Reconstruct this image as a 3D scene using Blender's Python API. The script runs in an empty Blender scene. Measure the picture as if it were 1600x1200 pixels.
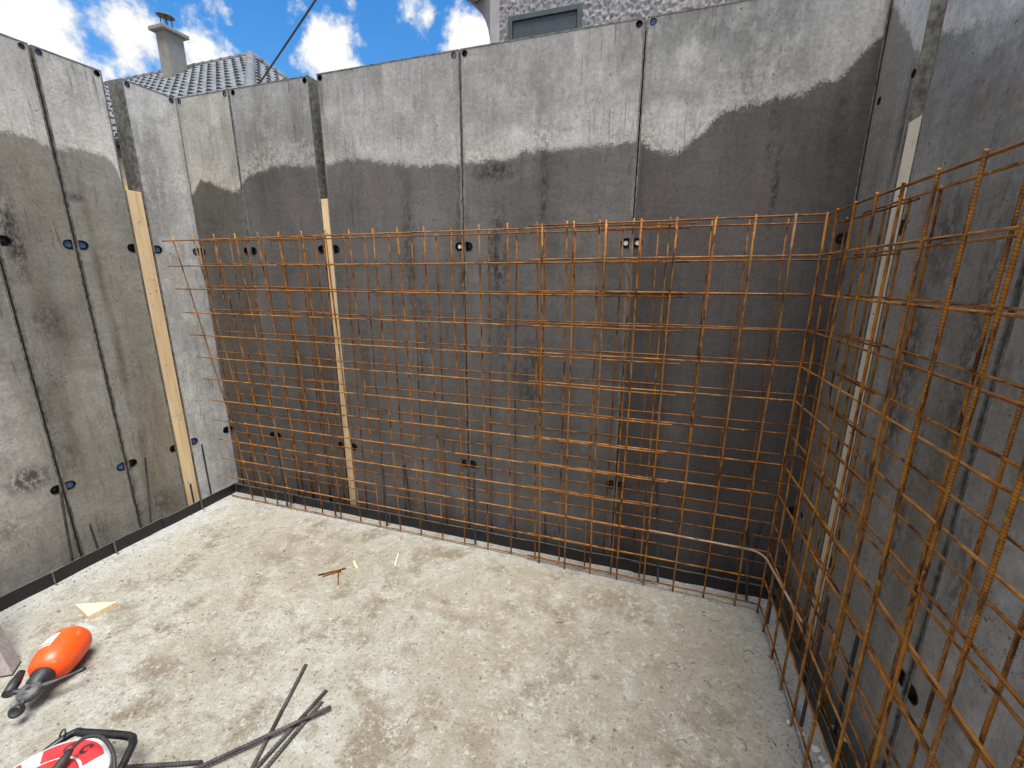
import bpy, bmesh, math, random
from mathutils import Vector, Matrix
random.seed(7)
S = bpy.context.scene
COL = S.collection
rad = math.radians

# ------------------------------------------------------------------ room dimensions (metres)
XL, XR, YB, H = -1.003, 2.814, 0.175, 2.70     # left form, right form, back form, form height
FL = -0.010                                     # slab surface
H1, H2, HT = 1.752, 0.446, 2.678                # tie hole heights

# ------------------------------------------------------------------ node helper
class NT:
    def __init__(s, tree):
        s.t = tree
    def n(s, typ, **kw):
        nd = s.t.nodes.new('ShaderNode' + typ)
        for k, v in kw.items():
            setattr(nd, k, v)
        return nd
    def put(s, sock, v):
        if isinstance(v, bpy.types.NodeSocket):
            s.t.links.new(v, sock)
        elif isinstance(v, (tuple, list)) and len(v) == 3 and sock.type == 'RGBA':
            sock.default_value = (*v, 1)
        else:
            sock.default_value = v
    def m(s, op, a, b=0.0, c=None, clamp=False):
        nd = s.n('Math', operation=op, use_clamp=clamp)
        s.put(nd.inputs[0], a); s.put(nd.inputs[1], b)
        if c is not None: s.put(nd.inputs[2], c)
        return nd.outputs[0]
    def vm(s, op, a, b):
        nd = s.n('VectorMath', operation=op)
        s.put(nd.inputs[0], a); s.put(nd.inputs[1], b)
        return nd.outputs['Value'] if op in ('LENGTH', 'DOT_PRODUCT', 'DISTANCE') else nd.outputs['Vector']
    def noise(s, vec, scale=5, detail=4, rough=.55, dist=0.0):
        nd = s.n('TexNoise')
        s.put(nd.inputs['Vector'], vec); nd.inputs['Scale'].default_value = scale
        nd.inputs['Detail'].default_value = detail; nd.inputs['Roughness'].default_value = rough
        nd.inputs['Distortion'].default_value = dist
        return nd.outputs['Fac']
    def voro(s, vec, scale=5, out='Distance'):
        nd = s.n('TexVoronoi')
        s.put(nd.inputs['Vector'], vec); nd.inputs['Scale'].default_value = scale
        return nd.outputs[out]
    def mr(s, v, a, b, c=0.0, d=1.0, smooth=False):
        nd = s.n('MapRange', interpolation_type='SMOOTHSTEP' if smooth else 'LINEAR')
        nd.clamp = True
        s.put(nd.inputs[0], v)
        for i, q in enumerate((a, b, c, d)): s.put(nd.inputs[1 + i], q)
        return nd.outputs[0]
    def mix(s, f, a, b, blend='MIX'):
        nd = s.n('MixRGB', blend_type=blend)
        s.put(nd.inputs[0], f); s.put(nd.inputs[1], a); s.put(nd.inputs[2], b)
        return nd.outputs[0]
    def pos(s): return s.n('NewGeometry').outputs['Position']
    def sep(s, v):
        nd = s.n('SeparateXYZ'); s.put(nd.inputs[0], v); return nd.outputs
    def comb(s, x, y, z):
        nd = s.n('CombineXYZ'); s.put(nd.inputs[0], x); s.put(nd.inputs[1], y); s.put(nd.inputs[2], z); return nd.outputs[0]
    def rnd(s): return s.n('ObjectInfo').outputs['Random']

def new_mat(name):
    m = bpy.data.materials.new(name); m.use_nodes = True
    t = m.node_tree; t.nodes.clear()
    g = NT(t)
    b = g.n('BsdfPrincipled'); o = g.n('OutputMaterial')
    t.links.new(b.outputs[0], o.inputs[0])
    return m, g, b

def bump(g, b, h, strength=.4, dist=.01):
    nd = g.n('Bump'); nd.inputs['Strength'].default_value = strength; nd.inputs['Distance'].default_value = dist
    g.put(nd.inputs['Height'], h); g.put(b.inputs['Normal'], nd.outputs[0])

def simple_mat(name, c, rough=.6, metal=0.0, var=.25, scale=30, bmp=.15, spec=.5):
    m, g, b = new_mat(name)
    tc = g.n('TexCoord').outputs['Object']
    n = g.noise(tc, scale, 5, .6)
    c2 = tuple(x * (1 - var) for x in c); c3 = tuple(min(1, x * (1 + var)) for x in c)
    g.put(b.inputs['Base Color'], g.mix(g.mr(n, .35, .65), c2, c3))
    g.put(b.inputs['Roughness'], g.mr(n, .3, .7, max(0, rough - .1), min(1, rough + .1)))
    b.inputs['Metallic'].default_value = metal
    b.inputs['Specular IOR Level'].default_value = spec
    if bmp: bump(g, b, n, bmp, .004)
    return m

def ellipse_mask(g, u, z, blobs, soft=0.35):
    """max over ellipses (u0, z0, ru, rz, w) of a soft 0..1 mask"""
    out = None
    for (u0, z0, ru, rz, w) in blobs:
        du = g.m('DIVIDE', g.m('SUBTRACT', u, u0), ru); dz = g.m('DIVIDE', g.m('SUBTRACT', z, z0), rz)
        d = g.m('SQRT', g.m('ADD', g.m('MULTIPLY', du, du), g.m('MULTIPLY', dz, dz)))
        k = g.m('MULTIPLY', g.mr(d, 1.0, soft), w)
        out = k if out is None else g.m('MAXIMUM', out, k)
    return out

def panel_mat(name, axis, lo, hi, curve, dry, wet, smears=(), browns=(), pales=(), brown_amt=.25, drybrown=0.3, eff=1.0, seams=()):
    """used form face: dry cement film above an irregular wet line, soaked below; smears, rust-brown runs"""
    m, g, b = new_mat(name)
    P = g.pos(); x, y, z = g.sep(P)[:3]
    u = x if axis == 0 else y
    off = g.m('MULTIPLY', g.rnd(), 37.0)
    uv = g.comb(g.m('ADD', u, off), off, z)
    st = g.comb(g.m('MULTIPLY', g.m('ADD', u, off), 1.0), off, g.m('MULTIPLY', z, .16))   # vertical streak space
    n_big = g.noise(uv, 2.3, 4, .6)
    n_med = g.noise(uv, 9, 6, .65)
    n_fin = g.noise(uv, 70, 5, .7)
    s_big = g.noise(st, 7, 4, .6)
    s_fin = g.noise(st, 34, 5, .7)
    hz = g.noise(g.comb(g.m('MULTIPLY', u, .25), off, z), 26, 4, .6)                       # faint trowel lines
    tone = g.mr(g.rnd(), 0, 1, .9, 1.1)
    # dry colour
    k = g.m('ADD', g.m('ADD', g.m('MULTIPLY', n_big, .45), g.m('MULTIPLY', s_big, .35)), g.m('MULTIPLY', s_fin, .2))
    cd = g.mix(g.mr(k, .38, .62), tuple(c * .58 for c in dry), tuple(c * 1.28 for c in dry))
    cd = g.mix(g.m('MULTIPLY', g.mr(n_med, .52, .66), .45), cd, tuple(c * 1.5 for c in dry))
    cd = g.mix(g.m('MULTIPLY', g.mr(g.noise(uv, 4.2, 6, .7, .8), .52, .62), .5), cd, tuple(c * .72 for c in dry))
    cd = g.mix(g.m('MULTIPLY', g.mr(g.noise(uv, 3.1, 5, .6, .6), .55, .7), drybrown), cd, (dry[0] * 1.0, dry[1] * .84, dry[2] * .64))
    cd = g.mix(g.m('MULTIPLY', g.mr(s_fin, .57, .68), .35), cd, tuple(c * 1.5 for c in dry))
    # wet colour
    kw = g.m('ADD', g.m('ADD', g.m('MULTIPLY', n_big, .4), g.m('MULTIPLY', s_big, .4)), g.m('MULTIPLY', hz, .2))
    cw = g.mix(g.mr(kw, .38, .62), tuple(c * .70 for c in wet), tuple(c * 1.25 for c in wet))
    cw = g.mix(g.m('MULTIPLY', g.mr(s_fin, .55, .68), .5), cw, tuple(c * .5 for c in wet))
    cw = g.mix(g.m('MULTIPLY', g.mr(g.noise(st, 4.3, 5, .62, .4), .5, .68), brown_amt), cw, (wet[0] * .98, wet[1] * .78, wet[2] * .52))
    cw = g.mix(g.m('MULTIPLY', g.mr(n_med, .55, .75), .25), cw, tuple(c * 1.5 for c in wet))
    # wet line
    if curve:
        un = g.m('DIVIDE', g.m('SUBTRACT', u, lo), hi - lo)
        fc = g.n('FloatCurve'); cv = fc.mapping.curves[0]
        pts = sorted(((a - lo) / (hi - lo), c / 2.8) for a, c in curve)
        while len(cv.points) < len(pts): cv.points.new(.5, .5)
        for pnt, (a, c) in zip(cv.points, pts):
            pnt.location = (a, c); pnt.handle_type = 'VECTOR'
        fc.mapping.extend = 'HORIZONTAL'; fc.mapping.update()
        g.put(fc.inputs['Value'], un)
        t = g.m('MULTIPLY', fc.outputs[0], 2.8)
        jit = g.m('ADD', g.m('MULTIPLY', g.m('SUBTRACT', g.noise(uv, 22, 5, .65), .5), .09),
                  g.m('MULTIPLY', g.m('SUBTRACT', g.noise(uv, 120, 3, .7), .5), .085))
        d = g.m('SUBTRACT', g.m('ADD', t, jit), z)            # >0 below the line
        wm = g.mr(d, -.010, .016, smooth=True)
        cd = g.mix(g.m('MULTIPLY', g.m('MULTIPLY', g.m('MULTIPLY', g.mr(d, -.17, -.01), g.mr(g.noise(uv, 1.6, 3, .5), .30, .55)), g.mr(g.noise(uv, 44, 5, .8), .42, .54)), .95 * eff), cd,
                   (min(.72, dry[0]*1.62), min(.72, dry[1]*1.55), min(.72, dry[2]*1.38)))
        col = g.mix(wm, cd, cw)
    else:
        col, wm = cd, 0.0
    if pales:
        pm = g.m('MULTIPLY', ellipse_mask(g, u, z, pales), g.mr(n_med, .3, .6))
        col = g.mix(pm, col, tuple(min(.75, c * 1.6) for c in dry))
    if seams:
        lk = ellipse_mask(g, u, z, [(q, 1.35, .020, 6, 1) for q in seams], .2)
        col = g.mix(g.m('MULTIPLY', lk, g.m('MULTIPLY', g.mr(g.noise(st, 30, 5, .7), .42, .6), .6)), col, tuple(min(.7, c * 1.25) for c in dry))
        lk2 = ellipse_mask(g, u, z, [(q + .012, 1.35, .035, 6, 1) for q in seams], .1)
        col = g.mix(g.m('MULTIPLY', lk2, g.m('MULTIPLY', g.mr(g.noise(st, 17, 4, .65), .5, .62), .55)), col, tuple(c * .45 for c in wet))
    if browns:
        bm = g.m('MULTIPLY', ellipse_mask(g, u, z, browns, .1), g.mr(g.noise(st, 9, 5, .7, .5), .3, .62))
        col = g.mix(bm, col, (.085, .062, .032))
    # dark scuffs and specks
    sp = g.m('MULTIPLY', g.mr(g.noise(uv, 62, 2, .5), .70, .745), .7)
    sp2 = g.m('MULTIPLY', g.m('MULTIPLY', g.mr(g.noise(uv, 130, 2, .5), .62, .68), g.mr(g.noise(uv, 3.7, 3, .6), .52, .64)), .7)
    dark = g.m('MAXIMUM', sp, sp2)
    if smears:
        sm = g.m('MULTIPLY', g.m('MULTIPLY', ellipse_mask(g, u, z, smears, .35), g.mr(g.noise(g.comb(u, off, g.m('MULTIPLY', z, .55)), 46, 6, .78), .43, .53)), g.mr(g.noise(uv, 8, 4, .6), .3, .5))
        dark = g.m('MAXIMUM', dark, sm)
    col = g.mix(dark, col, (.026, .023, .02))
    # fine mottling and thin dark runs
    col = g.mix(1.0, col, g.mr(n_fin, .3, .7, .78, 1.22), 'MULTIPLY')
    run = g.noise(g.comb(g.m('ADD', u, off), off, g.m('MULTIPLY', z, .07)), 85, 3, .6)
    gate = g.mr(g.noise(uv, 1.9, 4, .6), .5, .62)
    col = g.mix(g.m('MULTIPLY', g.m('MULTIPLY', g.mr(run, .57, .66), gate), .5), col, (.03, .027, .023))
    g.put(b.inputs['Base Color'], g.mix(1.0, col, g.comb(tone, tone, tone), 'MULTIPLY'))
    g.put(b.inputs['Roughness'], g.m('ADD', g.m('SUBTRACT', .86, g.m('MULTIPLY', wm, .2)), g.m('MULTIPLY', g.m('SUBTRACT', n_med, .5), .25)))
    b.inputs['Specular IOR Level'].default_value = .35
    bump(g, b, g.m('ADD', g.m('MULTIPLY', n_fin, .5), g.m('ADD', n_med, g.m('MULTIPLY', dark, -.5))), .35, .003)
    return m

# ------------------------------------------------------------------ mesh helpers
def link(o, parent=None):
    COL.objects.link(o)
    if parent: o.parent = parent
    return o
class BM:
    """mesh collector: boxes, tubes, lathes, prisms -> one object"""
    def __init__(s): s.bm = bmesh.new(); s.uv = s.bm.loops.layers.uv.new('UVMap')
    def box(s, lo, hi):
        x0, y0, z0 = lo; x1, y1, z1 = hi
        v = [s.bm.verts.new(p) for p in ((x0,y0,z0),(x1,y0,z0),(x1,y1,z0),(x0,y1,z0),(x0,y0,z1),(x1,y0,z1),(x1,y1,z1),(x0,y1,z1))]
        for f in ((0,3,2,1),(4,5,6,7),(0,1,5,4),(1,2,6,5),(2,3,7,6),(3,0,4,7)): s.bm.faces.new([v[i] for i in f])
        return v
    def obox(s, c, sx, sy, sz, M):
        v = s.box((-sx/2,-sy/2,-sz/2),(sx/2,sy/2,sz/2))
        for q in v: q.co = M @ q.co + Vector(c)
        return v
    def poly_prism(s, pts, vec):
        """closed polygon (3-D points) extruded along vec"""
        a = [s.bm.verts.new(p) for p in pts]; b = [s.bm.verts.new(Vector(p) + Vector(vec)) for p in pts]
        n = len(a)
        s.bm.faces.new(a); s.bm.faces.new(b[::-1])
        for i in range(n): s.bm.faces.new((a[i], a[(i+1)%n], b[(i+1)%n], b[i]))
    def tube(s, pts, r, seg=8, rib=None, closed=False):
        """swept tube; r number or list; rib=(pitch, height) for deformed bar"""
        pts = [Vector(p) for p in pts]
        if rib:
            pitch, h = rib; q = []; rr = []
            L = 0
            for i in range(len(pts) - 1):
                d = pts[i+1] - pts[i]; n = max(1, int(round(d.length / (pitch / 3))))
                for j in range(n): q.append(pts[i] + d * (j / n))
            q.append(pts[-1])
            r = [r + (h if k % 3 == 0 else -h * .35) for k in range(len(q))]; pts = q
        n = len(pts)
        if not isinstance(r, (list, tuple)): r = [r] * n
        rings = []; up = None; L = 0; us = []
        for i in range(n):
            if closed: t = pts[(i+1) % n] - pts[i-1]
            else: t = pts[min(i+1, n-1)] - pts[max(i-1, 0)]
            t.normalize()
            if up is None:
                up = Vector((0,0,1)) if abs(t.z) < .9 else Vector((0,1,0))
            sx = t.cross(up)
            if sx.length < 1e-6: sx = t.cross(Vector((1,.3,.2)))
            sx.normalize(); sy = sx.cross(t).normalized(); up = sy
            if i: L += (pts[i] - pts[i-1]).length
            us.append(L)
            ring = []
            for k in range(seg):
                a = 2 * math.pi * k / seg
                sl = t * (r[i] * .55 * math.sin(a)) if rib else Vector((0,0,0))
                ring.append(s.bm.verts.new(pts[i] + (sx * math.cos(a) + sy * math.sin(a)) * r[i] + sl))
            rings.append(ring)
        for i in range(n if closed else n - 1):
            A, Bq = rings[i], rings[(i+1) % n]
            for k in range(seg):
                f = s.bm.faces.new((A[k], A[(k+1)%seg], Bq[(k+1)%seg], Bq[k])); f.smooth = True
                u0, u1 = us[i], us[(i+1) % n]
                for lp, (uu, vv) in zip(f.loops, ((u0, k/seg), (u0, (k+1)/seg), (u1, (k+1)/seg), (u1, k/seg))): lp[s.uv].uv = (uu, vv)
        if not closed:
            s.bm.faces.new(rings[0][::-1]); s.bm.faces.new(rings[-1])
    def lathe(s, prof, M=None, seg=28, sx=1.0):
        """profile (r, h) revolved about local z, then M"""
        rings = []
        for r, h in prof:
            ring = []
            for k in range(seg):
                a = 2 * math.pi * k / seg
                p = Vector((r * math.cos(a) * sx, r * math.sin(a), h))
                ring.append(s.bm.verts.new(M @ p if M else p))
            rings.append(ring)
        for A, Bq in zip(rings, rings[1:]):
            for k in range(seg):
                f = s.bm.faces.new((A[k], A[(k+1)%seg], Bq[(k+1)%seg], Bq[k])); f.smooth = True
        s.bm.faces.new(rings[0][::-1]); s.bm.faces.new(rings[-1])
    def out(s, name, mat, parent=None, bevel=0.0, loc=None):
        bmesh.ops.recalc_face_normals(s.bm, faces=s.bm.faces[:])
        if bevel:
            es = [e for e in s.bm.edges if len(e.link_faces) == 2 and e.calc_face_angle(0) > .6]
            bmesh.ops.bevel(s.bm, geom=es, offset=bevel, segments=2, affect='EDGES', profile=.5)
        me = bpy.data.meshes.new(name); s.bm.to_mesh(me); s.bm.free()
        if mat: me.materials.append(mat)
        o = bpy.data.objects.new(name, me)
        if parent is not None:
            base = parent
            off = Vector((0, 0, 0))
            while base is not None: off += base.location; base = base.parent
            me.transform(Matrix.Translation(-off))
            COL.objects.link(o); o.parent = parent
        else:
            if loc is not None:
                me.transform(Matrix.Translation(-Vector(loc))); o.location = loc
            COL.objects.link(o)
        return o

def tag(o, label=None, cat=None, group=None, kind=None):
    if label: o['label'] = label
    if cat: o['category'] = cat
    if group: o['group'] = group
    if kind: o['kind'] = kind
    return o
def thing(name, label, cat, loc=(0,0,0), group=None):
    o = bpy.data.objects.new(name, None); o.location = loc; o.empty_display_size = .1
    COL.objects.link(o)
    return tag(o, label, cat, group)

# ------------------------------------------------------------------ materials
WET_B = [(-.971,2.138),(-.9,2.205),(-.8,2.195),(-.722,2.163),(-.64,2.12),(-.56,2.13),(-.513,2.19),(-.412,2.22),(-.2,2.26),
         (.038,2.233),(.13,2.227),(.224,2.247),(.358,2.254),(.525,2.215),(.688,2.19),(.998,2.175),(1.286,2.185),(1.337,2.216),
         (1.487,2.204),(1.9,2.212),(2.018,2.155),(2.088,2.143),(2.124,2.193),(2.188,2.221),(2.258,2.298),(2.381,2.312),
         (2.568,2.33),(2.619,2.363),(2.693,2.384),(2.727,2.439),(2.81,2.51)]
M_BACK = panel_mat('back_form_face', 0, -1.0, 2.82, WET_B, (.30,.30,.30), (.116,.110,.106),
    smears=[(1.19,2.12,.16,.06,1),(1.21,1.72,.07,.34,.95),(1.24,1.25,.05,.35,.7),(1.46,2.02,.03,.28,.85),(.66,1.75,.06,.5,.7),(.72,1.2,.05,.5,.6),
            (2.46,2.2,.022,.18,1),(2.5,1.95,.02,.25,1),(2.7,2.2,.03,.25,.6),(1.40,1.0,.08,.35,.7),(2.1,1.0,.05,.5,.5),(-.75,2.0,.2,.3,.35),(.3,1.2,.05,.4,.4),(.98,1.9,.02,.5,.6)],
    browns=[(.9,.7,.5,.8,.18),(1.75,2.6,.2,.15,.25),(2.48,1.85,.1,.3,.35),(.2,2.35,.1,.14,.3)],
    pales=[(1.27,2.27,.12,.09,1),(2.05,2.25,.12,.13,.9),(2.0,2.3,.25,.08,.8),(1.6,2.24,.25,.05,.8),(.55,2.28,.3,.07,.6),(2.1,2.5,.08,.15,.6)], eff=1.15, seams=(-.546,.062,.116,1.006,1.908))
M_BACKDARK = panel_mat('dark_back_form_face', 0, -1.0, 2.82, WET_B, (.30,.30,.30), (.084,.077,.075),  # wet colour deepened: darker wet panel plus corner shade put into the colour
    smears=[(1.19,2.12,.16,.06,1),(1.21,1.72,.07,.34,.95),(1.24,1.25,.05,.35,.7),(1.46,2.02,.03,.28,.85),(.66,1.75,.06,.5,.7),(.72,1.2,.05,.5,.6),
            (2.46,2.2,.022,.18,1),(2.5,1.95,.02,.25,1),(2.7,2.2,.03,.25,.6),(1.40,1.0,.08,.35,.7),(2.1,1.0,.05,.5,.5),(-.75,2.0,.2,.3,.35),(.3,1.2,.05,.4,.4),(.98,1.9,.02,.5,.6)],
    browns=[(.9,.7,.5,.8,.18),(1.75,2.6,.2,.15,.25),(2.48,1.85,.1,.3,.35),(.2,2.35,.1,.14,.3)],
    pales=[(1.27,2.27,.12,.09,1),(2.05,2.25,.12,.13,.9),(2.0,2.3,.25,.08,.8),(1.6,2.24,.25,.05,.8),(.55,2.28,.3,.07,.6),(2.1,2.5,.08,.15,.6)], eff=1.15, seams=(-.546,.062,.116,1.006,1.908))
M_BACKLEG = panel_mat('corner_form_face', 0, -1.0, 2.82, WET_B, (.36,.355,.33), (.105,.099,.09), browns=[(-.62,2.4,.07,.3,.4)],
    smears=[(-.8,1.9,.2,.25,.3)])
WET_L = [(-1.9,2.15),(-1.2,2.22),(-.9,2.25),(-.71,2.262),(-.653,2.267),(-.597,2.257),(-.529,2.227),(-.5,2.241),(-.39,2.25),(-.286,2.253),(-.247,2.211),(-.228,2.12),(-.2,2.05)]
M_LEFT = panel_mat('left_form_face', 1, -2.0, 0, WET_L, (.47,.465,.44), (.265,.258,.23),
    smears=[(-.76,1.8,.06,.3,.9),(-.95,.55,.12,.09,.8),(-.72,1.35,.09,.12,.6),(-.47,2.0,.05,.04,.6),(-.78,.6,.08,.12,.5),(-.4,.12,.2,.12,.5),(-1.1,.35,.15,.1,.4)],
    browns=[(-.44,1.7,.03,.5,.9),(-.43,1.0,.035,.6,1),(-.4,.55,.1,.5,.8),(-.33,.6,.12,.7,.6),(-.65,.6,.2,.6,.45),(-.68,1.3,.1,.3,.5),(-.75,.9,.1,.4,.4)],
    pales=[(-1.25,.9,.45,1.0,.55),(-.6,.9,.12,.5,.25),(-.7,2.45,.2,.2,.4)], brown_amt=.4, drybrown=.22, seams=(-.829,-.519,-.217))
M_LEFTLEG = panel_mat('left_corner_form_face', 1, -2.0, 0, None, (.48,.48,.475), (.2,.2,.2), browns=[(.0,2.5,.1,.2,.15)], drybrown=.35)
WET_R = [(-2,2.05),(-.9,2.16),(-.595,2.213),(-.5,2.243),(-.423,2.267),(-.305,2.29),(-.21,2.33),(-.139,2.3),(-.09,2.33),(-.041,2.39),(.056,2.494),(.17,2.6)]
M_RIGHT = panel_mat('right_form_face', 1, -2.0, .2, WET_R, (.58,.58,.56), (.29,.286,.274),
    smears=[(-.5,1.7,.1,.2,.6),(-.45,1.25,.09,.4,.8),(-.35,.9,.06,.4,.6),(-.72,1.4,.05,.5,.6),(-.9,.85,.08,.25,.5),(-1.0,1.5,.1,.2,.6),(-.1,2.1,.02,.2,.6),(-.6,.8,.04,.6,.6)],
    browns=[(-.1,2.05,.035,.35,.8),(-.6,2.05,.3,.1,.4),(-.4,1.4,.2,.5,.4),(.05,1.9,.05,.5,.4),(-.7,1.1,.1,.8,.4)], brown_amt=.35, drybrown=.2, eff=.7, seams=(-.137,-.221,-.82), pales=[(-.62,2.35,.3,.35,.8),(.0,2.62,.12,.22,1),(-.35,1.1,.1,.6,.3),(-1.0,.7,.2,.6,.35)])
M_FRAME = simple_mat('form_frame_steel', (.16,.155,.14), .65, .2, .35, 25)
M_FRAMEEDGE = simple_mat('form_frame_edge', (.15,.145,.13), .75, .1, .55, 40)
M_CONCSIDE = simple_mat('form_side_cement_film', (.19,.175,.15), .85, 0, .2, 18, .3)
M_HOLE = simple_mat('black_rubber_sleeve', (.012,.012,.013), .55, 0, .3, 60, 0)
M_PLUGB = simple_mat('blue_plastic_plug', (.055,.115,.27), .5, 0, .25, 80, .05)
M_PLUGD = simple_mat('dark_plastic_plug', (.03,.03,.032), .5, 0, .3, 80, .05)
M_PLUGG = simple_mat('grey_steel_plug', (.24,.24,.25), .55, .3, .25, 80, .05)
M_PLUGW = simple_mat('white_plastic_plug', (.75,.75,.73), .5, 0, .1, 80, .05)

def rust_mat(name, base=(.235,.082,.013), hi=(.40,.175,.027), lo=(.055,.024,.012), worn=(.30,.19,.10), wornamt=.5, rib=0):
    m, g, b = new_mat(name)
    P = g.pos()
    uvn = g.n('UVMap').outputs[0]; u, v = g.sep(uvn)[:2]
    off = g.m('MULTIPLY', g.rnd(), 50.0)
    lv = g.comb(g.m('ADD', u, off), g.m('MULTIPLY', v, .12), off)
    n1 = g.noise(P, 26, 5, .65); n2 = g.noise(lv, 14, 4, .6); n3 = g.noise(P, 160, 3, .6)
    c = g.mix(g.mr(n1, .38, .66), base, hi)
    c = g.mix(g.mr(n2, .50, .60), c, lo)
    c = g.mix(g.m('MULTIPLY', g.mr(g.noise(lv, 5, 3, .5), .5, .66), wornamt), c, worn)
    c = g.mix(g.m('MULTIPLY', g.mr(n3, .55, .75), .5), c, lo)
    c = g.mix(g.m('MULTIPLY', g.mr(g.noise(P, 45, 3, .6), .66, .72), .8), c, (.62,.29,.06))
    if rib:
        wv = g.m('SINE', g.m('MULTIPLY', g.m('ADD', u, g.m('MULTIPLY', v, .0)), 2*math.pi/rib))
        c = g.mix(g.m('MULTIPLY', g.mr(wv, .2, -.8), .5), c, lo)
    g.put(b.inputs['Base Color'], c)
    g.put(b.inputs['Roughness'], g.mr(n1, .3, .7, .6, .9))
    b.inputs['Specular IOR Level'].default_value = .2
    bump(g, b, n3, .5, .003)
    return m
M_RUST = rust_mat('rusty_bar')
M_RUST2 = rust_mat('rusty_bar_old', (.165,.056,.012), (.27,.105,.018), (.045,.02,.011), (.21,.13,.075), .3)
M_RUSTB = rust_mat('rusty_rib_bar', (.29,.108,.014), (.48,.21,.028), (.07,.03,.014), (.34,.21,.11), .25, .0075)
M_STEEL = rust_mat('dark_new_bar', (.045,.043,.046), (.085,.08,.082), (.03,.026,.025), (.13,.11,.10), .5, .0115)
M_STEEL.name = 'dark_bar'
def fix_steel(m):
    # no orange flecks on the dark bars
    for nd in m.node_tree.nodes:
        if nd.type == 'MIX_RGB' and tuple(round(c, 2) for c in nd.inputs[2].default_value[:3]) == (.62, .29, .06):
            nd.inputs[2].default_value = (.12, .08, .06, 1)
fix_steel(M_STEEL)

def wood_mat(name, light, darkc, rough=.7, knots=True):
    m, g, b = new_mat(name)
    tc = g.n('TexCoord').outputs['Object']; x, y, z = g.sep(tc)[:3]
    w = g.comb(g.m('MULTIPLY', x, 1), g.m('MULTIPLY', y, 1), g.m('MULTIPLY', z, .05))
    n = g.noise(w, 60, 5, .6, .4); n2 = g.noise(tc, 5, 4, .6)
    c = g.mix(g.mr(n, .35, .65), darkc, light)
    c = g.mix(g.m('MULTIPLY', g.mr(n2, .5, .7), .3), c, tuple(q * .75 for q in light))
    c = g.mix(g.m('MULTIPLY', g.mr(g.noise(tc, 13, 6, .75, .4), .56, .68), .45), c, (.34, .31, .26))
    if knots:
        v = g.noise(tc, 32, 2, .4)
        c = g.mix(g.m('MULTIPLY', g.mr(v, .74, .77), .8), c, (.16, .09, .045))
    g.put(b.inputs['Base Color'], c); b.inputs['Roughness'].default_value = rough
    bump(g, b, n, .2, .002)
    return m
M_WOOD = wood_mat('fresh_pine', (.82,.64,.40), (.66,.47,.26))
M_WOODP = wood_mat('pale_pine', (.88,.81,.67), (.78,.68,.52))
M_WOODG = wood_mat('grey_timber', (.27,.235,.23), (.19,.16,.155), .85)
M_BLACK = simple_mat('black_bitumen_strip', (.008,.0075,.009), .5, 0, .4, 40, .2)
M_STRIPEDGE = simple_mat('strip_top_edge', (.13,.12,.10), .6, .2, .4, 30)
M_CLIP = simple_mat('galvanised_clip', (.16,.16,.165), .45, .6, .2, 40, 0)
M_CRUMB = simple_mat('white_mortar', (.55,.55,.53), .95, 0, .25, 90, .4)

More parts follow.
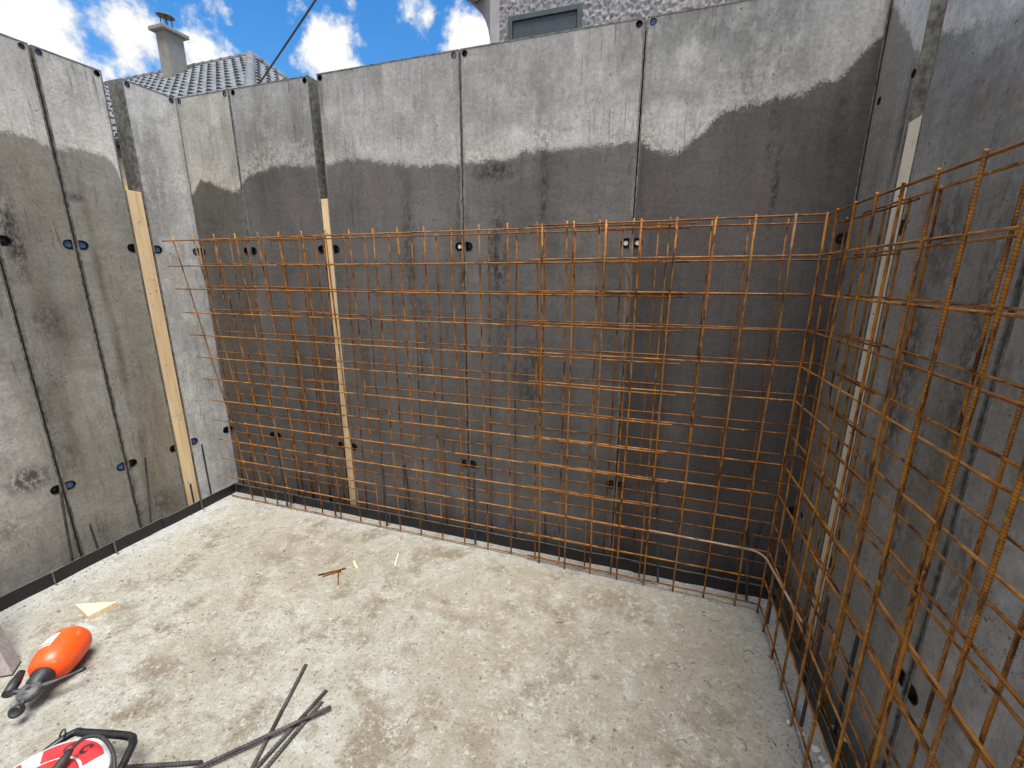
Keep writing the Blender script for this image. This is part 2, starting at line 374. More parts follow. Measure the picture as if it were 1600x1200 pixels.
def slab_mat():
    m, g, b = new_mat('slab_concrete')
    P = g.pos(); x, y, z = g.sep(P)[:3]
    n0 = g.noise(P, .9, 4, .6); n1 = g.noise(P, 3.2, 6, .65, .3); n2 = g.noise(P, 11, 6, .7, .2)
    n3 = g.noise(P, 42, 6, .75); n4 = g.noise(P, 120, 4, .7)
    c = g.mix(g.mr(n1, .38, .62), (.275,.257,.21), (.40,.40,.36))
    c = g.mix(g.m('MULTIPLY', g.mr(n2, .5, .64), .65), c, (.45,.462,.435))
    mud = g.m('MULTIPLY', g.mr(g.m('ADD', g.m('MULTIPLY', n1, .55), g.m('MULTIPLY', g.noise(P, 6.5, 6, .7, .5), .45)), .50, .60), g.mr(n3, .25, .5))
    c = g.mix(g.m('MULTIPLY', mud, .85), c, (.145,.113,.072))
    # muddy zones, then broad brown patches towards the bar corner and the back mesh
    zone = g.mr(n0, .42, .60)
    c = g.mix(g.m('MULTIPLY', g.m('MULTIPLY', zone, g.mr(n2, .42, .58)), .55), c, (.235,.19,.125))
    dm = ellipse_mask(g, x, y, [(2.1,-.55,1.5,1.1,.75),(.35,-.35,.9,.35,.6)], .1)
    c = g.mix(g.m('MULTIPLY', dm, g.mr(n2, .25, .6)), c, (.20,.172,.13))
    # grey laitance band along the kicker
    edge = g.m('MAXIMUM', g.mr(x, -.62, -.86), g.m('MAXIMUM', g.mr(x, 2.5, 2.68), g.m('MULTIPLY', g.mr(y, -.10, .0), .55)))
    c = g.mix(g.m('MULTIPLY', edge, g.mr(n2, .2, .55)), c, (.40,.41,.40))
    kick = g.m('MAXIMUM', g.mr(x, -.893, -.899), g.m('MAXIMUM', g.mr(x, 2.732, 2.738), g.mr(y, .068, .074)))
    # stains with a shape of their own
    wx = g.m('ADD', x, g.m('MULTIPLY', g.m('SUBTRACT', g.noise(P, 13, 4, .65), .5), .14))
    wy = g.m('ADD', y, g.m('MULTIPLY', g.m('SUBTRACT', g.noise(g.vm('ADD', P, (3.3, 7.1, 0)), 13, 4, .65), .5), .14))
    st = ellipse_mask(g, wx, wy, [(.06,-.46,.13,.08,.8),(0,-.27,.1,.05,.6),(.28,-.18,.13,.05,.5),(1.92,-.65,.035,.035,1),(1.69,-.79,.05,.05,.9),(1.89,-.9,.045,.05,.8),
                                (2.3,-.55,.03,.03,.7),(.91,-.8,.06,.05,.6),(1.35,-.95,.12,.07,.6),(1.55,-1.05,.12,.08,.6),(.2,-1.2,.14,.1,.7),(.35,-1.05,.2,.09,.7),(1.13,-.78,.05,.05,.6),(2.15,-.85,.15,.08,.5),(2.1,-1.0,.12,.08,.5),(.8,-.62,.12,.07,.5),(1.0,-.45,.2,.06,.4)], .15)
    c = g.mix(g.m('MULTIPLY', st, g.mr(n3, .28, .55)), c, (.155,.12,.085))
    # pits, grit
    c = g.mix(g.m('MULTIPLY', g.mr(n3, .56, .68), .3), c, (.24,.20,.14))
    c = g.mix(g.m('MULTIPLY', g.mr(n3, .46, .34), .4), c, (.54,.55,.52))
    c = g.mix(g.m('MULTIPLY', g.mr(n4, .57, .68), .42), c, (.17,.14,.10))
    c = g.mix(g.m('MULTIPLY', g.mr(n4, .40, .30), .12), c, (.52,.53,.50))
    n5 = g.noise(P, 78, 3, .6); n6 = g.noise(g.vm('ADD', P, (5.1, 2.2, 0)), 36, 4, .65)
    c = g.mix(g.m('MULTIPLY', g.mr(n5, .61, .65), .6), c, (.17,.135,.09))
    c = g.mix(g.m('MULTIPLY', g.mr(n6, .67, .70), .6), c, (.13,.10,.07))
    c = g.mix(g.m('MULTIPLY', g.mr(g.noise(P, 30, 2, .5), .70, .73), .7), c, (.09,.07,.05))
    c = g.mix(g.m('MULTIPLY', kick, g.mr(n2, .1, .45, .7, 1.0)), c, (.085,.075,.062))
    g.put(b.inputs['Base Color'], c); b.inputs['Roughness'].default_value = .92
    b.inputs['Specular IOR Level'].default_value = .25
    h = g.m('ADD', g.m('MULTIPLY', n2, .5), g.m('ADD', g.m('MULTIPLY', n3, .6), g.m('ADD', g.m('MULTIPLY', n4, .4), g.m('MULTIPLY', g.mr(n5, .58, .64), -.12))))
    bump(g, b, h, .8, .022)
    return m
M_SLAB = slab_mat()
M_EARTH = simple_mat('earth', (.20,.15,.10), .95, 0, .4, 3, .6)

# ------------------------------------------------------------------ setting: slab, ground
b = BM(); b.box((XL-.35, -6.0, -.25), (XR+.35, YB+.3, FL)); tag(b.out('slab', M_SLAB), kind='structure')
def ground():
    bm = BM(); v = bm.bm.verts.new; R = 90; zi, zo = -.25, 1.3
    a = [(XL-1.2,-7.5),(XR+1.2,-7.5),(XR+1.2,YB+1.0),(XL-1.2,YB+1.0)]
    o = [(XL-2.2,-9.5),(XR+2.2,-9.5),(XR+2.2,YB+1.7),(XL-2.2,YB+1.7)]
    f = [(-R,-R),(R,-R),(R,R),(-R,R)]
    A = [v((x,y,zi)) for x,y in a]; O = [v((x,y,zo)) for x,y in o]; F = [v((x,y,zo)) for x,y in f]
    bm.bm.faces.new(A)
    for i in range(4):
        j = (i+1) % 4
        bm.bm.faces.new((A[i],A[j],O[j],O[i])); bm.bm.faces.new((O[i],O[j],F[j],F[i]))
    return bm.out('ground', M_EARTH)
tag(ground(), kind='structure')

# ------------------------------------------------------------------ formwork panels
def dshape(cx, cz, r, side, n=9):
    """half-stadium: round at the inner end, flat at the panel edge (side = +1 edge on the +u side)"""
    L = r * .75
    pts = []
    for i in range(n):
        a = math.pi / 2 + math.pi * i / (n - 1)
        pts.append((cx - side * 0 + math.cos(a) * r * side, cz + math.sin(a) * r))
    pts.append((cx + side * L, cz - r)); pts.append((cx + side * L, cz + r))
    return pts
def circ(cx, cz, r, n=14): return [(cx + math.cos(2*math.pi*i/n)*r, cz + math.sin(2*math.pi*i/n)*r) for i in range(n)]

WALLS = {  # map (u, depth behind the face, z) to the world
    'back':  lambda u, d, z: (u, YB + d, z),
    'left':  lambda u, d, z: (XL - d, u, z),
    'right': lambda u, d, z: (XR + d, u, z)}
def panel(wall, u0, u1, mat, label, holes, gap=.003, edge=.006, thick=.12, top=H):
    """holes: list of (u, z, kind, side) kind: 'blue','dark','grey','white','ring', side: +1/-1/0(round)"""
    W = WALLS[wall]
    root = thing('formwork_panel', label, 'formwork panel', W((u0+u1)/2, .06, FL), 'formwork panels of the %s wall' % wall)
    z0, z1 = FL, top
    a, c = u0 + gap, u1 - gap
    # facing sheet with real tie holes
    bm = BM(); lay = bm.bm
    def loop(pts, d=0.0):
        vs = [lay.verts.new(W(u, d, z)) for u, z in pts]
        es = [lay.edges.new((vs[i], vs[(i+1) % len(vs)])) for i in range(len(vs))]
        return vs, es
    outer = [(a+edge, z0+.004), (c-edge, z0+.004), (c-edge, z1-edge), (a+edge, z1-edge)]
    ov, es = loop(outer)
    shapes = []
    for (u, z, kind, side) in holes:
        pts = circ(u, z, .0155) if side == 0 else dshape(u, z, .0255, side)
        # keep the flat end just inside the sheet
        pts = [(min(max(q, a+edge+.0015), c-edge-.0015), w) for q, w in pts]
        shapes.append(pts); es += loop(pts)[1]
    bmesh.ops.triangle_fill(lay, use_beauty=True, edges=es)
    ext = [v for v in ov]
    back = [lay.verts.new(W(u, .021, z)) for u, z in outer]
    for i in range(4): lay.faces.new((ov[i], ov[(i+1)%4], back[(i+1)%4], back[i]))
    bm.out('facing_sheet', mat, root)
    # steel frame: edge strips 1 mm behind the facing plane, deep webs behind
    bm = BM()
    def bx(ua, ub, da, db, za, zb):
        p, q = W(ua, da, za), W(ub, db, zb)
        bm.box(tuple(min(i,j) for i,j in zip(p,q)), tuple(max(i,j) for i,j in zip(p,q)))
    bx(a, a+edge-.0005, -.0012, thick, z0, z1); bx(c-edge+.0005, c, -.0012, thick, z0, z1)
    bx(a+edge, c-edge, -.0012, thick, z1-edge+.0005, z1)
    bx(a+edge, c-edge, .03, thick-.004, z0+.002, z0+.05)
    for k in range(1, 5):
        zz = z0 + (z1 - z0) * k / 5
        bx(a+edge, c-edge, .03, thick-.003, zz-.03, zz+.03)
    fr = bm.out('steel_frame', M_FRAMEEDGE, root)
    # sleeves (cups behind the holes) and plugs
    for (u, z, kind, side), pts in zip(holes, shapes):
        bm = BM(); l2 = bm.bm
        cu = sum(p[0] for p in pts)/len(pts); cz = sum(p[1] for p in pts)/len(pts)
        A = [l2.verts.new(W(cu+(p[0]-cu)*1.0, -.001, cz+(p[1]-cz)*1.0)) for p in pts]
        A2 = [l2.verts.new(W(cu+(p[0]-cu)*.86, -.002, cz+(p[1]-cz)*.86)) for p in pts]
        Bv = [l2.verts.new(W(cu+(p[0]-cu)*.8, .02, cz+(p[1]-cz)*.8)) for p in pts]
        n = len(pts)
        for i in range(n):
            j = (i+1) % n
            l2.faces.new((A[i],A[j],A2[j],A2[i])); l2.faces.new((A2[i],A2[j],Bv[j],Bv[i]))
        l2.faces.new(Bv)
        sl = bm.out('tie_sleeve', M_PLUGG if kind == 'ring' else M_HOLE, root)
        if kind != 'dark':
            pm = {'blue': M_PLUGB, 'grey': M_PLUGG, 'white': M_PLUGW, 'ring': M_PLUGD}[kind]
            pr = .0125 if side == 0 else .0165
            if kind in ('white',): pr = .011
            if kind == 'ring': pr = .009
            bm = BM()
            q0 = [W(u + .0*side + math.cos(2*math.pi*i/14)*pr, .004, z + math.sin(2*math.pi*i/14)*pr) for i in range(14)]
            dv = Vector(W(0,.014,0)) - Vector(W(0,0,0))
            bm.poly_prism(q0, dv)
            bm.out('plug', pm, sl)
        else:
            bm = BM()
            pr = .008
            q0 = [W(u + math.cos(2*math.pi*i/10)*pr, .012, z + math.sin(2*math.pi*i/10)*pr) for i in range(10)]
            dv = Vector(W(0,.006,0)) - Vector(W(0,0,0))
            bm.poly_prism(q0, dv)
            bm.out('tie_socket', M_PLUGD, sl)
    return root

T0 = 0
panel('back', XL+.002, -.546, M_BACKLEG, 'narrow pale panel with a dark peak-shaped stain, in the left back corner',
      [(-.978,H1,'dark',-1),(-.578,H1,'dark',1),(-.978,H2,'dark',-1),(-.576,H2,'dark',1),(-.969,HT,'grey',0),(-.579,HT,'grey',0)])
panel('back', -.546, .062, M_BACK, 'medium width grey panel just left of the wooden filler strip on the back wall',
      [(-.516,H1,'dark',-1),(.034,H1,'dark',1),(-.516,H2,'dark',-1),(.034,H2,'dark',1),(-.511,HT,'dark',0),(.034,HT,'dark',0)])
panel('back', .116, 1.006, M_BACK, 'wide bluish grey panel just right of the wooden filler strip on the back wall',
      [(.146,H1,'dark',-1),(.978,H1,'white',1),(.146,H2,'dark',-1),(.978,H2,'dark',1),(.142,HT,'dark',0),(.974,HT,'grey',0)])
panel('back', 1.006, 1.908, M_BACK, 'wide panel with black blotchy smears, in the middle of the back wall below the shutter',
      [(1.034,H1,'dark',-1),(1.880,H1,'white',1),(1.034,H2,'dark',-1),(1.880,H2,'dark',1),(1.034,HT,'dark',0),(1.878,HT,'dark',0)])
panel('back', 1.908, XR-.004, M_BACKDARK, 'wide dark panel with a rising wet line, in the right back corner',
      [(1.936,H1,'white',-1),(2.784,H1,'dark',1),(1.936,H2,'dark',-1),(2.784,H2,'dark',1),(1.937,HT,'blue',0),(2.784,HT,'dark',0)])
panel('left', -.130, YB+.118, M_LEFTLEG, 'narrow evenly pale panel between the wide wooden filler and the left back corner',
      [(-.100,H1,'blue',-1),(.147,H1,'blue',1),(-.098,H2,'blue',-1),(.147,H2,'dark',1),(-.100,HT,'blue',0),(.147,HT,'blue',0)])
panel('left', -.519, -.217, M_LEFT, 'narrow brown stained panel just left of the wide wooden filler',
      [(-.487,H1,'blue',-1),(-.246,H1,'dark',1),(-.487,H2,'dark',-1),(-.240,H2,'dark',1),(-.49,HT,'blue',0),(-.247,HT,'dark',0)], gap=.006, edge=.007)
panel('left', -.829, -.519, M_LEFT, 'narrow panel with black scuffs, second to the left of the wide wooden filler',
      [(-.797,H1,'dark',-1),(-.550,H1,'blue',1),(-.797,H2,'blue',-1),(-.548,H2,'blue',1),(-.797,HT,'dark',0),(-.552,HT,'ring',0)], gap=.006, edge=.007)
panel('left', -1.731, -.829, M_LEFT, 'wide pale grey panel at the left edge, behind the orange sprayer',
      [(-.858,H1,'dark',1),(-.858,H2,'dark',1),(-1.70,H1,'dark',-1),(-1.70,H2,'dark',-1)], gap=.006, edge=.007)
panel('right', -.137, YB+.118, M_RIGHT, 'narrow panel with bright white top, between right back corner and tall pale board',
      [(-.108,2.26,'dark',0),(.136,2.26,'dark',0),(.14,H2,'dark',0)])
panel('right', -.820, -.221, M_RIGHT, 'dark streaked panel just right of the tall pale wooden filler',
      [(-.249,H1,'dark',1),(-.792,H1,'dark',-1),(-.249,H2,'dark',1),(-.792,H2,'dark',-1)], gap=.006, edge=.007)
panel('right', -1.722, -.820, M_RIGHT, 'wide panel at the right edge behind the nearest rusty bars',
      [(-.850,H1,'dark',1),(-.850,H2,'dark',1)], gap=.006, edge=.007)

# filler timbers in the gaps
def filler(wall, ua, ub, top, mat, label, d0=.001, d1=.06, extra=None):
    W = WALLS[wall]
    root = thing('filler_timber', label, 'timber', W((ua+ub)/2, .03, FL), 'timbers filling gaps in the formwork')
    bm = BM(); p, q = W(ua, d0, FL), W(ub, d1, top)
    v = bm.box(tuple(min(i,j) for i,j in zip(p,q)), tuple(max(i,j) for i,j in zip(p,q)))
    bm.out('front_plank', mat, root, bevel=.0015)
    for k in range(5):
        zz = .22 + k*.42 + random.uniform(-.06, .06); uu = ua + (ub-ua)*random.uniform(.25, .75)
        nb = BM(); nb.poly_prism([W(uu + math.cos(2*math.pi*i/8)*.0032, d0-.0012, zz + math.sin(2*math.pi*i/8)*.0032) for i in range(8)], Vector(W(0,.004,0)) - Vector(W(0,0,0)))
        nb.out('nail', M_PLUGD, root)
    if extra:
        e0, e1, et = extra
        bm = BM(); p, q = W(e0, d1+.001, FL), W(e1, d1+.045, et)
        bm.box(tuple(min(i,j) for i,j in zip(p,q)), tuple(max(i,j) for i,j in zip(p,q)))
        bm.out('backing_plank', M_WOOD, root, bevel=.0015)
    return root
filler('back', .0645, .1135, 2.043, M_WOOD, 'thin orange-tinted pine strip in the back wall behind the rusty mesh', extra=(.066,.112,2.02))
filler('left', -.2135, -.1335, 2.085, M_WOOD, 'broad yellow pine board in the left wall beside the pale corner panel', extra=(-.212,-.165,2.15))
filler('right', -.2175, -.1405, 2.10, M_WOODP, 'tall pale whitish board in the right wall behind the rusty mesh', extra=(-.21,-.15,2.06))

# ------------------------------------------------------------------ waterstop strips
def waterstop(label, pts, cuts, clips):
    """black upstand, 65 mm high, in lapped lengths along the polyline pts (x, y)"""
    root = thing('waterstop_strip', label, 'waterstop', (*pts[0], FL), 'black waterstop strips round the slab edge')
    a, c = Vector((*pts[0], 0)), Vector((*pts[1], 0)); d = (c - a); L = d.length; d.normalize(); nrm = Vector((-d.y, d.x, 0))
    edges = [0] + cuts + [L]
    for i in range(len(edges) - 1):
        s0, s1 = edges[i] - (.03 if i else 0), edges[i+1]
        off = nrm * (.0035 * (i % 2))
        hgt = .070 + random.uniform(-.004, .004)
        bm = BM(); n = 10; top = []; bot = []
        ring = []
        for k in range(n + 1):
            s = s0 + (s1 - s0) * k / n
            w = nrm * (random.uniform(-.003, .003)) + off
            p = a + d * s + w
            hh = hgt + random.uniform(-.0015, .0015)
            ring.append([bm.bm.verts.new(q) for q in (p + Vector((0,0,FL-.003)), p + Vector((0,0,FL+hh)), p + nrm*.003 + Vector((0,0,FL+hh)), p + nrm*.003 + Vector((0,0,FL-.003)))])
        for k in range(n):
            for q in range(4): bm.bm.faces.new((ring[k][q], ring[k+1][q], ring[k+1][(q+1)%4], ring[k][(q+1)%4]))
        bm.bm.faces.new(ring[0]); bm.bm.faces.new(ring[-1][::-1])
        st = [[v.co.copy() for v in r] for r in ring]
        bm.out('strip', M_BLACK, root)
        bm = BM(); bm.tube([ (r[1] + r[2]) / 2 + Vector((0,0,.001)) for r in st], .0020, 5)
        bm.out('top_bead', M_STRIPEDGE, root)
    for s in clips:
        p = a + d * s
        bm = BM(); M = Matrix.Rotation(math.atan2(d.y, d.x), 3, 'Z')
        bm.obox(p + Vector((0,0,FL+.036)), .006, .014, .075, M); bm.obox(p - nrm*0 + Vector((0,0,FL+.002)), .006, .05, .004, M)
        bm.out('holding_clip', M_CLIP, root)
    return root
waterstop('black upstand strip along the foot of the left wall', [(-.883,-1.73),(-.883,.060)], [.75,1.3], [.72,1.52,1.0])
waterstop('black upstand strip along the foot of the back wall', [(-.8800,.060),(2.716,.060)], [.55,1.35,2.35,2.95], [.54,1.36])
waterstop('black upstand strip along the foot of the right wall', [(2.722,.056),(2.722,-1.6)], [.5,1.1], [.9])

# ------------------------------------------------------------------ welded mesh sheets
def wob(a, c, amp=.0025, n=10):
    """straight line a->c with a slight lasting bow"""
    a, c = Vector(a), Vector(c); ph = random.uniform(0, 6.28); k = random.uniform(.6, 1.8)
    ax = Vector((random.uniform(-1,1), random.uniform(-1,1), random.uniform(-1,1))).normalized() * amp * random.uniform(.3, 1)
    return [a.lerp(c, i/n) + ax * (math.sin(ph + k * math.pi * i/n)) for i in range(n + 1)]
def bar(root, name, pts, r, mat, seg=7, rib=None):
    bm = BM(); bm.tube(pts, r, seg, rib); return bm.out(name, mat, root)
GR = 'rusty welded mesh sheets'
R8 = .0038
ROWS = [1.815 - .1495*i for i in range(13)]
jit = lambda s=.003: random.uniform(-s, s)

# A: front sheet, left part of the back wall
yA = lambda z: -.002 - .070 * max(z, 0) / 1.8
A = thing('steel_mesh', 'front rusty mesh sheet along the left part of the back wall, nearest the room', 'rebar mesh', (.3, 0, FL), GR)
for i, z in enumerate(ROWS):
    zz = z - .012 if i else z - .012
    zz = 1.80 - .15*i + .004
    x0 = max(-.85 - .15 * (zz/1.8)**2, -.995)
    bar(A, 'horizontal_bar', wob((x0 + jit(.006), yA(zz) - .004, zz + jit()), (2.172 + jit(.01), yA(zz) - .004, zz + jit()), .004, 14), R8, M_RUST)
A_TOP = [-.904,-.725,-.548,-.375,-.198,-.044,.120,.282,.437,.591,.743,.896,1.046,1.196,1.342,1.490,1.633,1.780,1.925,2.073]
A_BOT = [-.655,-.535,-.420,-.300,-.172,-.022,.130,.285,.437,.591,.743,.896,1.046,1.196,1.342,1.490,1.633,1.780,1.925,2.073]
for k, (xt, xb) in enumerate(zip(A_TOP, A_BOT)):
    pts = []
    for j in range(11):
        f = j / 10; z = 1.842 * f
        pts.append((xb + (xt - xb) * f**1.3 + .002*math.sin(j*.7 + k), yA(z) + .0045 + .0015*math.sin(j + k*2.), z - .006))
    bar(A, 'vertical_bar', pts, R8*1.15, M_RUST)

# B: front corner sheet bent round the right back corner
yB = lambda z: -.026 - .068 * max(z, 0) / 1.8
yBc = lambda z: -.046 - .028 * max(z, 0) / 1.8
XB = 2.640
Bm = thing('steel_mesh', 'bent front rusty mesh sheet turning round the right back corner, nearest the camera', 'rebar mesh', (2.6, -.1, FL), GR)
zB = [1.822 - .1497*i for i in range(13)]
for i, z in enumerate(zB):
    yc = yBc(z)
    zr = 1.818 - .1497*i
    zl = z - .008 + (.006*i if i < 9 else .006*(12-i)+.03 if False else 0)
    cr = .014
    pts = wob((1.455 + jit(.008), yB(z) + .004, z - .004 + jit()), (XB - cr, yc + .004, z + jit(.002)), .004, 10)
    e = pts[-1]
    for q in range(1, 6):
        a = q/5*math.pi/2
        pts.append(Vector((XB - cr + math.sin(a)*cr + .004, yc + .004 - cr + math.cos(a)*cr, e.z)))
    e = pts[-1]
    pts += wob(e, (XB + .012, -2.0, z + .0 + jit()), .004, 10)[1:]
    bar(Bm, 'horizontal_bar', pts, R8*1.05, M_RUST if i % 3 else M_RUST2, 8)
for k, x in enumerate([1.523,1.670,1.812,1.958,2.1,2.247,2.393,2.535]):
    pts = [(x + .002*math.sin(j + k), yB(z) - .005 if x < 2.4 else (yB(z)*.5+yBc(z)*.5) - .005, z) for j, z in ((j, -.012 + 1.842*j/10) for j in range(11))]
    bar(Bm, 'vertical_bar', pts, R8*1.18, M_RUST)
for k in range(12):
    y = -.018 - .150*k
    if k == 0: yt, yb = yBc(1.8)-.012, yBc(0)-.012
    else: yt, yb = y, y - .012
    zt = 1.829 + .001*k
    pts = [(XB - .0045 + .008*(j/8) * (1 if k else .3) + .0015*math.sin(j+k), yb + (yt-yb)*j/8 + .002*math.sin(j*.8+k*1.7), -.008 + (zt+.008)*j/8) for j in range(9)]
    near = k >= 1
    bar(Bm, 'vertical_bar', pts, .0043, M_RUSTB if near else M_RUST, 10 if near else 8, (.0075, .00065) if near else None)

for (y, z) in ((-.318,.225),(-.468,.225),(-.618,.374),(-.468,.523),(-.168,.374),(-.768,.673),(-.318,.823),(-.618,1.122),(-.918,1.27),(-.468,1.57)):
    bm = BM(); yy = y - .006
    bm.tube([(XB + .0 + math.cos(a)*.0085, yy + math.sin(a)*.0085, z + .007*math.sin(a*.5)) for a in [2*math.pi*i/12 for i in range(11)]] + [(XB + .012, yy - .012, z - .004), (XB + .010, yy - .020, z + .006)], .0009, 5)
    bm.out('tie_wire', M_RUST2, Bm)

# C: rear sheets, left part of the back wall (two lapped lengths) ; D: rear corner sheet ; F: rear sheet along the right wall
YR = .112
zR = [1.812 - .1495*i for i in range(13)]
def rear(root, x0, x1, cols, dy, rows, dx=0, mat=M_RUST2, sag=0.0):
    for i, z in enumerate(rows):
        bar(root, 'horizontal_bar', wob((x0 + jit(.012), YR + dy, z + jit()), (x1 + jit(.015), YR + dy, z + jit() - sag), .004, 12), R8*.97, mat)
    for k, x in enumerate(cols):
        bar(root, 'vertical_bar', [(x + dx*(j/8) + .002*math.sin(j+k*1.3), YR + dy + .0085, rows[-1] - .025 + (rows[0] + .038 - rows[-1])*j/8) for j in range(9)], R8*1.12, mat)
C0 = thing('steel_mesh', 'short rear rusty mesh sheet in the left back corner, behind the front sheet', 'rebar mesh', (-.4, YR, FL), GR)
rear(C0, -.90, .128, [-.86,-.74,-.60,-.46,-.325,-.19,-.05,.08], -.012, [z + .004 for z in zR], -.03)
C1 = thing('steel_mesh', 'long rear rusty mesh sheet behind the wooden strip, middle of the back wall', 'rebar mesh', (.9, YR, FL), GR)
rear(C1, -.271, 2.157, [-.215,-.05,.105,.253,.398,.560,.709,.865,1.022,1.175,1.329,1.482,1.639,1.792,1.953,2.104], 0, [z - .004 for z in zR])
XD = 2.752
D = thing('steel_mesh', 'bent rear rusty mesh sheet in the right back corner, close to the forms', 'rebar mesh', (2.75, .1, FL), GR)
for i, z in enumerate(zR):
    cr = .014
    pts = wob((1.78 + jit(.03), YR - .010, z + jit()), (XD - cr, YR - .010, z), .003, 8)
    for q in range(1, 5):
        a = q/4*math.pi/2; pts.append(Vector((XD - cr + math.sin(a)*cr, YR - .010 - cr + math.cos(a)*cr, z)))
    pts += wob(pts[-1], (XD, -.432 + jit(.03), z + jit()), .003, 5)[1:]
    bar(D, 'horizontal_bar', pts, R8*.97, M_RUST2)
for x in [1.87, 2.03, 2.256, 2.407, 2.557, 2.70]:
    bar(D, 'vertical_bar', wob((x, YR - .0015, -.0), (x, YR - .0015, 1.835), .003, 6), R8, M_RUST2)
for y in (.083, -.069, -.232, -.385):
    bar(D, 'vertical_bar', wob((XD + .0085, y, -.0), (XD + .0085, y, 1.828), .002, 6), .0040, M_RUSTB, 9, (.0075, .00065))
F = thing('steel_mesh', 'rear rusty mesh sheet along the right wall, between the front bars and the forms', 'rebar mesh', (2.75, -.8, FL), GR)
for i, z in enumerate(zR):
    bar(F, 'horizontal_bar', wob((XD + .001, -.10 + jit(.05), z + .010 + jit()), (XD + .001, -2.0, z + .008 + jit()), .004, 12), R8*1.05, M_RUST)
for k, y in enumerate([-.18,-.30,-.541,-.690,-.843,-.995,-1.147,-1.30,-1.45,-1.60]):
    if k < 2: continue
    bar(F, 'vertical_bar', wob((XD + .0075, y, -.002), (XD + .0075, y - .003, 1.830), .002, 6), .0042, M_RUSTB, 10, (.0075, .00065))

# bent loose bar tied low in the corner
def arc_corner(a, c, e, r, n=6):
    a, c, e = Vector(a), Vector(c), Vector(e); u = (a-c).normalized(); v = (e-c).normalized()
    p, q = c + u*r, c + v*r
    return [a] + [ (1-t)**2*p + 2*t*(1-t)*c + t*t*q for t in [i/n for i in range(n+1)] ] + [e]
b = BM(); b.tube(arc_corner((2.10,-.055,.337),(2.615,-.062,.330),(2.655,-.50,.335),.07), .0048, 8)
tag(b.out('bent_bar', rust_mat('pale_worn_bar', (.33,.22,.14), (.42,.30,.20), (.16,.09,.05), (.48,.38,.29), .6), loc=(2.6,-.06,.33)),
    'pale worn bent bar with a rounded corner, tied low in the right back corner', 'rebar')

# ------------------------------------------------------------------ starter bars
def starter(x, y, h, lean, label, r=.0058):
    b = BM(); b.tube(wob((x, y, FL-.004), (x+lean[0], y+lean[1], h), .002, 5), r, 9, (.0115, .0008))
    tag(b.out('starter_bar', M_STEEL, loc=(x, y, FL)), label, 'starter bar', 'dark starter bars standing out of the slab')
for a in [(-.347,.013,.535,(-.02,0),'dark upright bar nearest the left back corner, in front of the strip'),
          (.081,.005,.41,(.0,.0),'dark upright bar just left of the foot of the thin pine strip'),
          (.476,.021,.41,(-.0,.0),'dark upright bar first to the right of the thin pine strip, before the black strip'),
          (1.108,.018,.485,(.0,.0),'dark upright bar standing before the seam with the black double tie hole'),
          (2.173,.012,.575,(-.05,.02),'leaning dark upright bar below the fourth tie hole pair of the back wall'),
          (2.604,.021,.485,(-.05,.03),'dark upright bar standing in the right back corner'),
          (.60,.125,.40,(-.03,.0),'dark bar behind the black strip, right of the thin pine strip'),
          (-.30,.125,.25,(.0,.0),'short dark bar behind the black strip at the left back corner'),
          (.83,.12,.12,(.0,.0),'very short dark bar behind the black strip, left of the middle seam'),
          (1.52,.125,.22,(.0,.0),'short dark bar behind the black strip, right of the middle seam'),
          (2.50,.12,.18,(.0,.0),'short dark bar behind the black strip near the right back corner'),
          (2.62,.12,.40,(.02,.0),'slim dark bar tight behind the black strip in the right back corner'),
          (-.945,-.900,.455,(.0,.035),'dark bar leaning beside the seam with the blue plug, left wall'),
          (-.945,-.775,.205,(.0,-.01),'short dark bar standing alone in the middle of the brown left panels'),
          (-.945,-.500,.48,(.0,.055),'dark bar leaning in the rusty brown stain of the left wall'),
          (-.945,-.215,.180,(.0,.0),'short dark bar in front of the foot of the yellow board'),
          (-.945,-.089,.425,(.0,.0),'dark bar in front of the pale corner panel'),
          (2.669,-.622,.515,(.02,.05),'dark bar leaning inside the right mesh, on the room side of the black strip'),
          (2.774,-.619,.42,(.0,.0),'dark bar with a tie wire between the right forms and the black strip'),
          (2.667,-.116,.27,(-.0,.0),'short dark bar at the foot of the bent mesh corner'),
          (2.774,-.20,.35,(.0,.0),'dark bar at the foot of the tall pale board')]:
    starter(*a)

# ------------------------------------------------------------------ loose bars on the slab
def rod(a, c, label, r=.0065, mat=M_STEEL):
    b = BM(); b.tube([a, c], r, 10, (.0115, .0009))
    tag(b.out('loose_bar', mat, loc=a), label, 'rebar', 'loose dark bars lying on the slab')
z1 = FL + .0075
rod((.759,-.987,z1),(.925,-1.475,z1), 'dark loose bar lying steepest, leftmost of the four crossing bars')
rod((.923,-1.055,z1),(.893,-1.420,z1), 'dark ribbed loose bar in the middle of the four crossing bars')
rod((.940,-1.098,z1),(.925,-1.450,z1), 'greyish loose bar close beside the middle dark one')
rod((.995,-1.115,z1+.014),(.640,-1.520,z1+.014), 'ribbed loose bar lying on top across the other three')
rod((.708,-1.400,z1),(.470,-1.495,z1), 'loose bar poking out from under the cable reel handle')

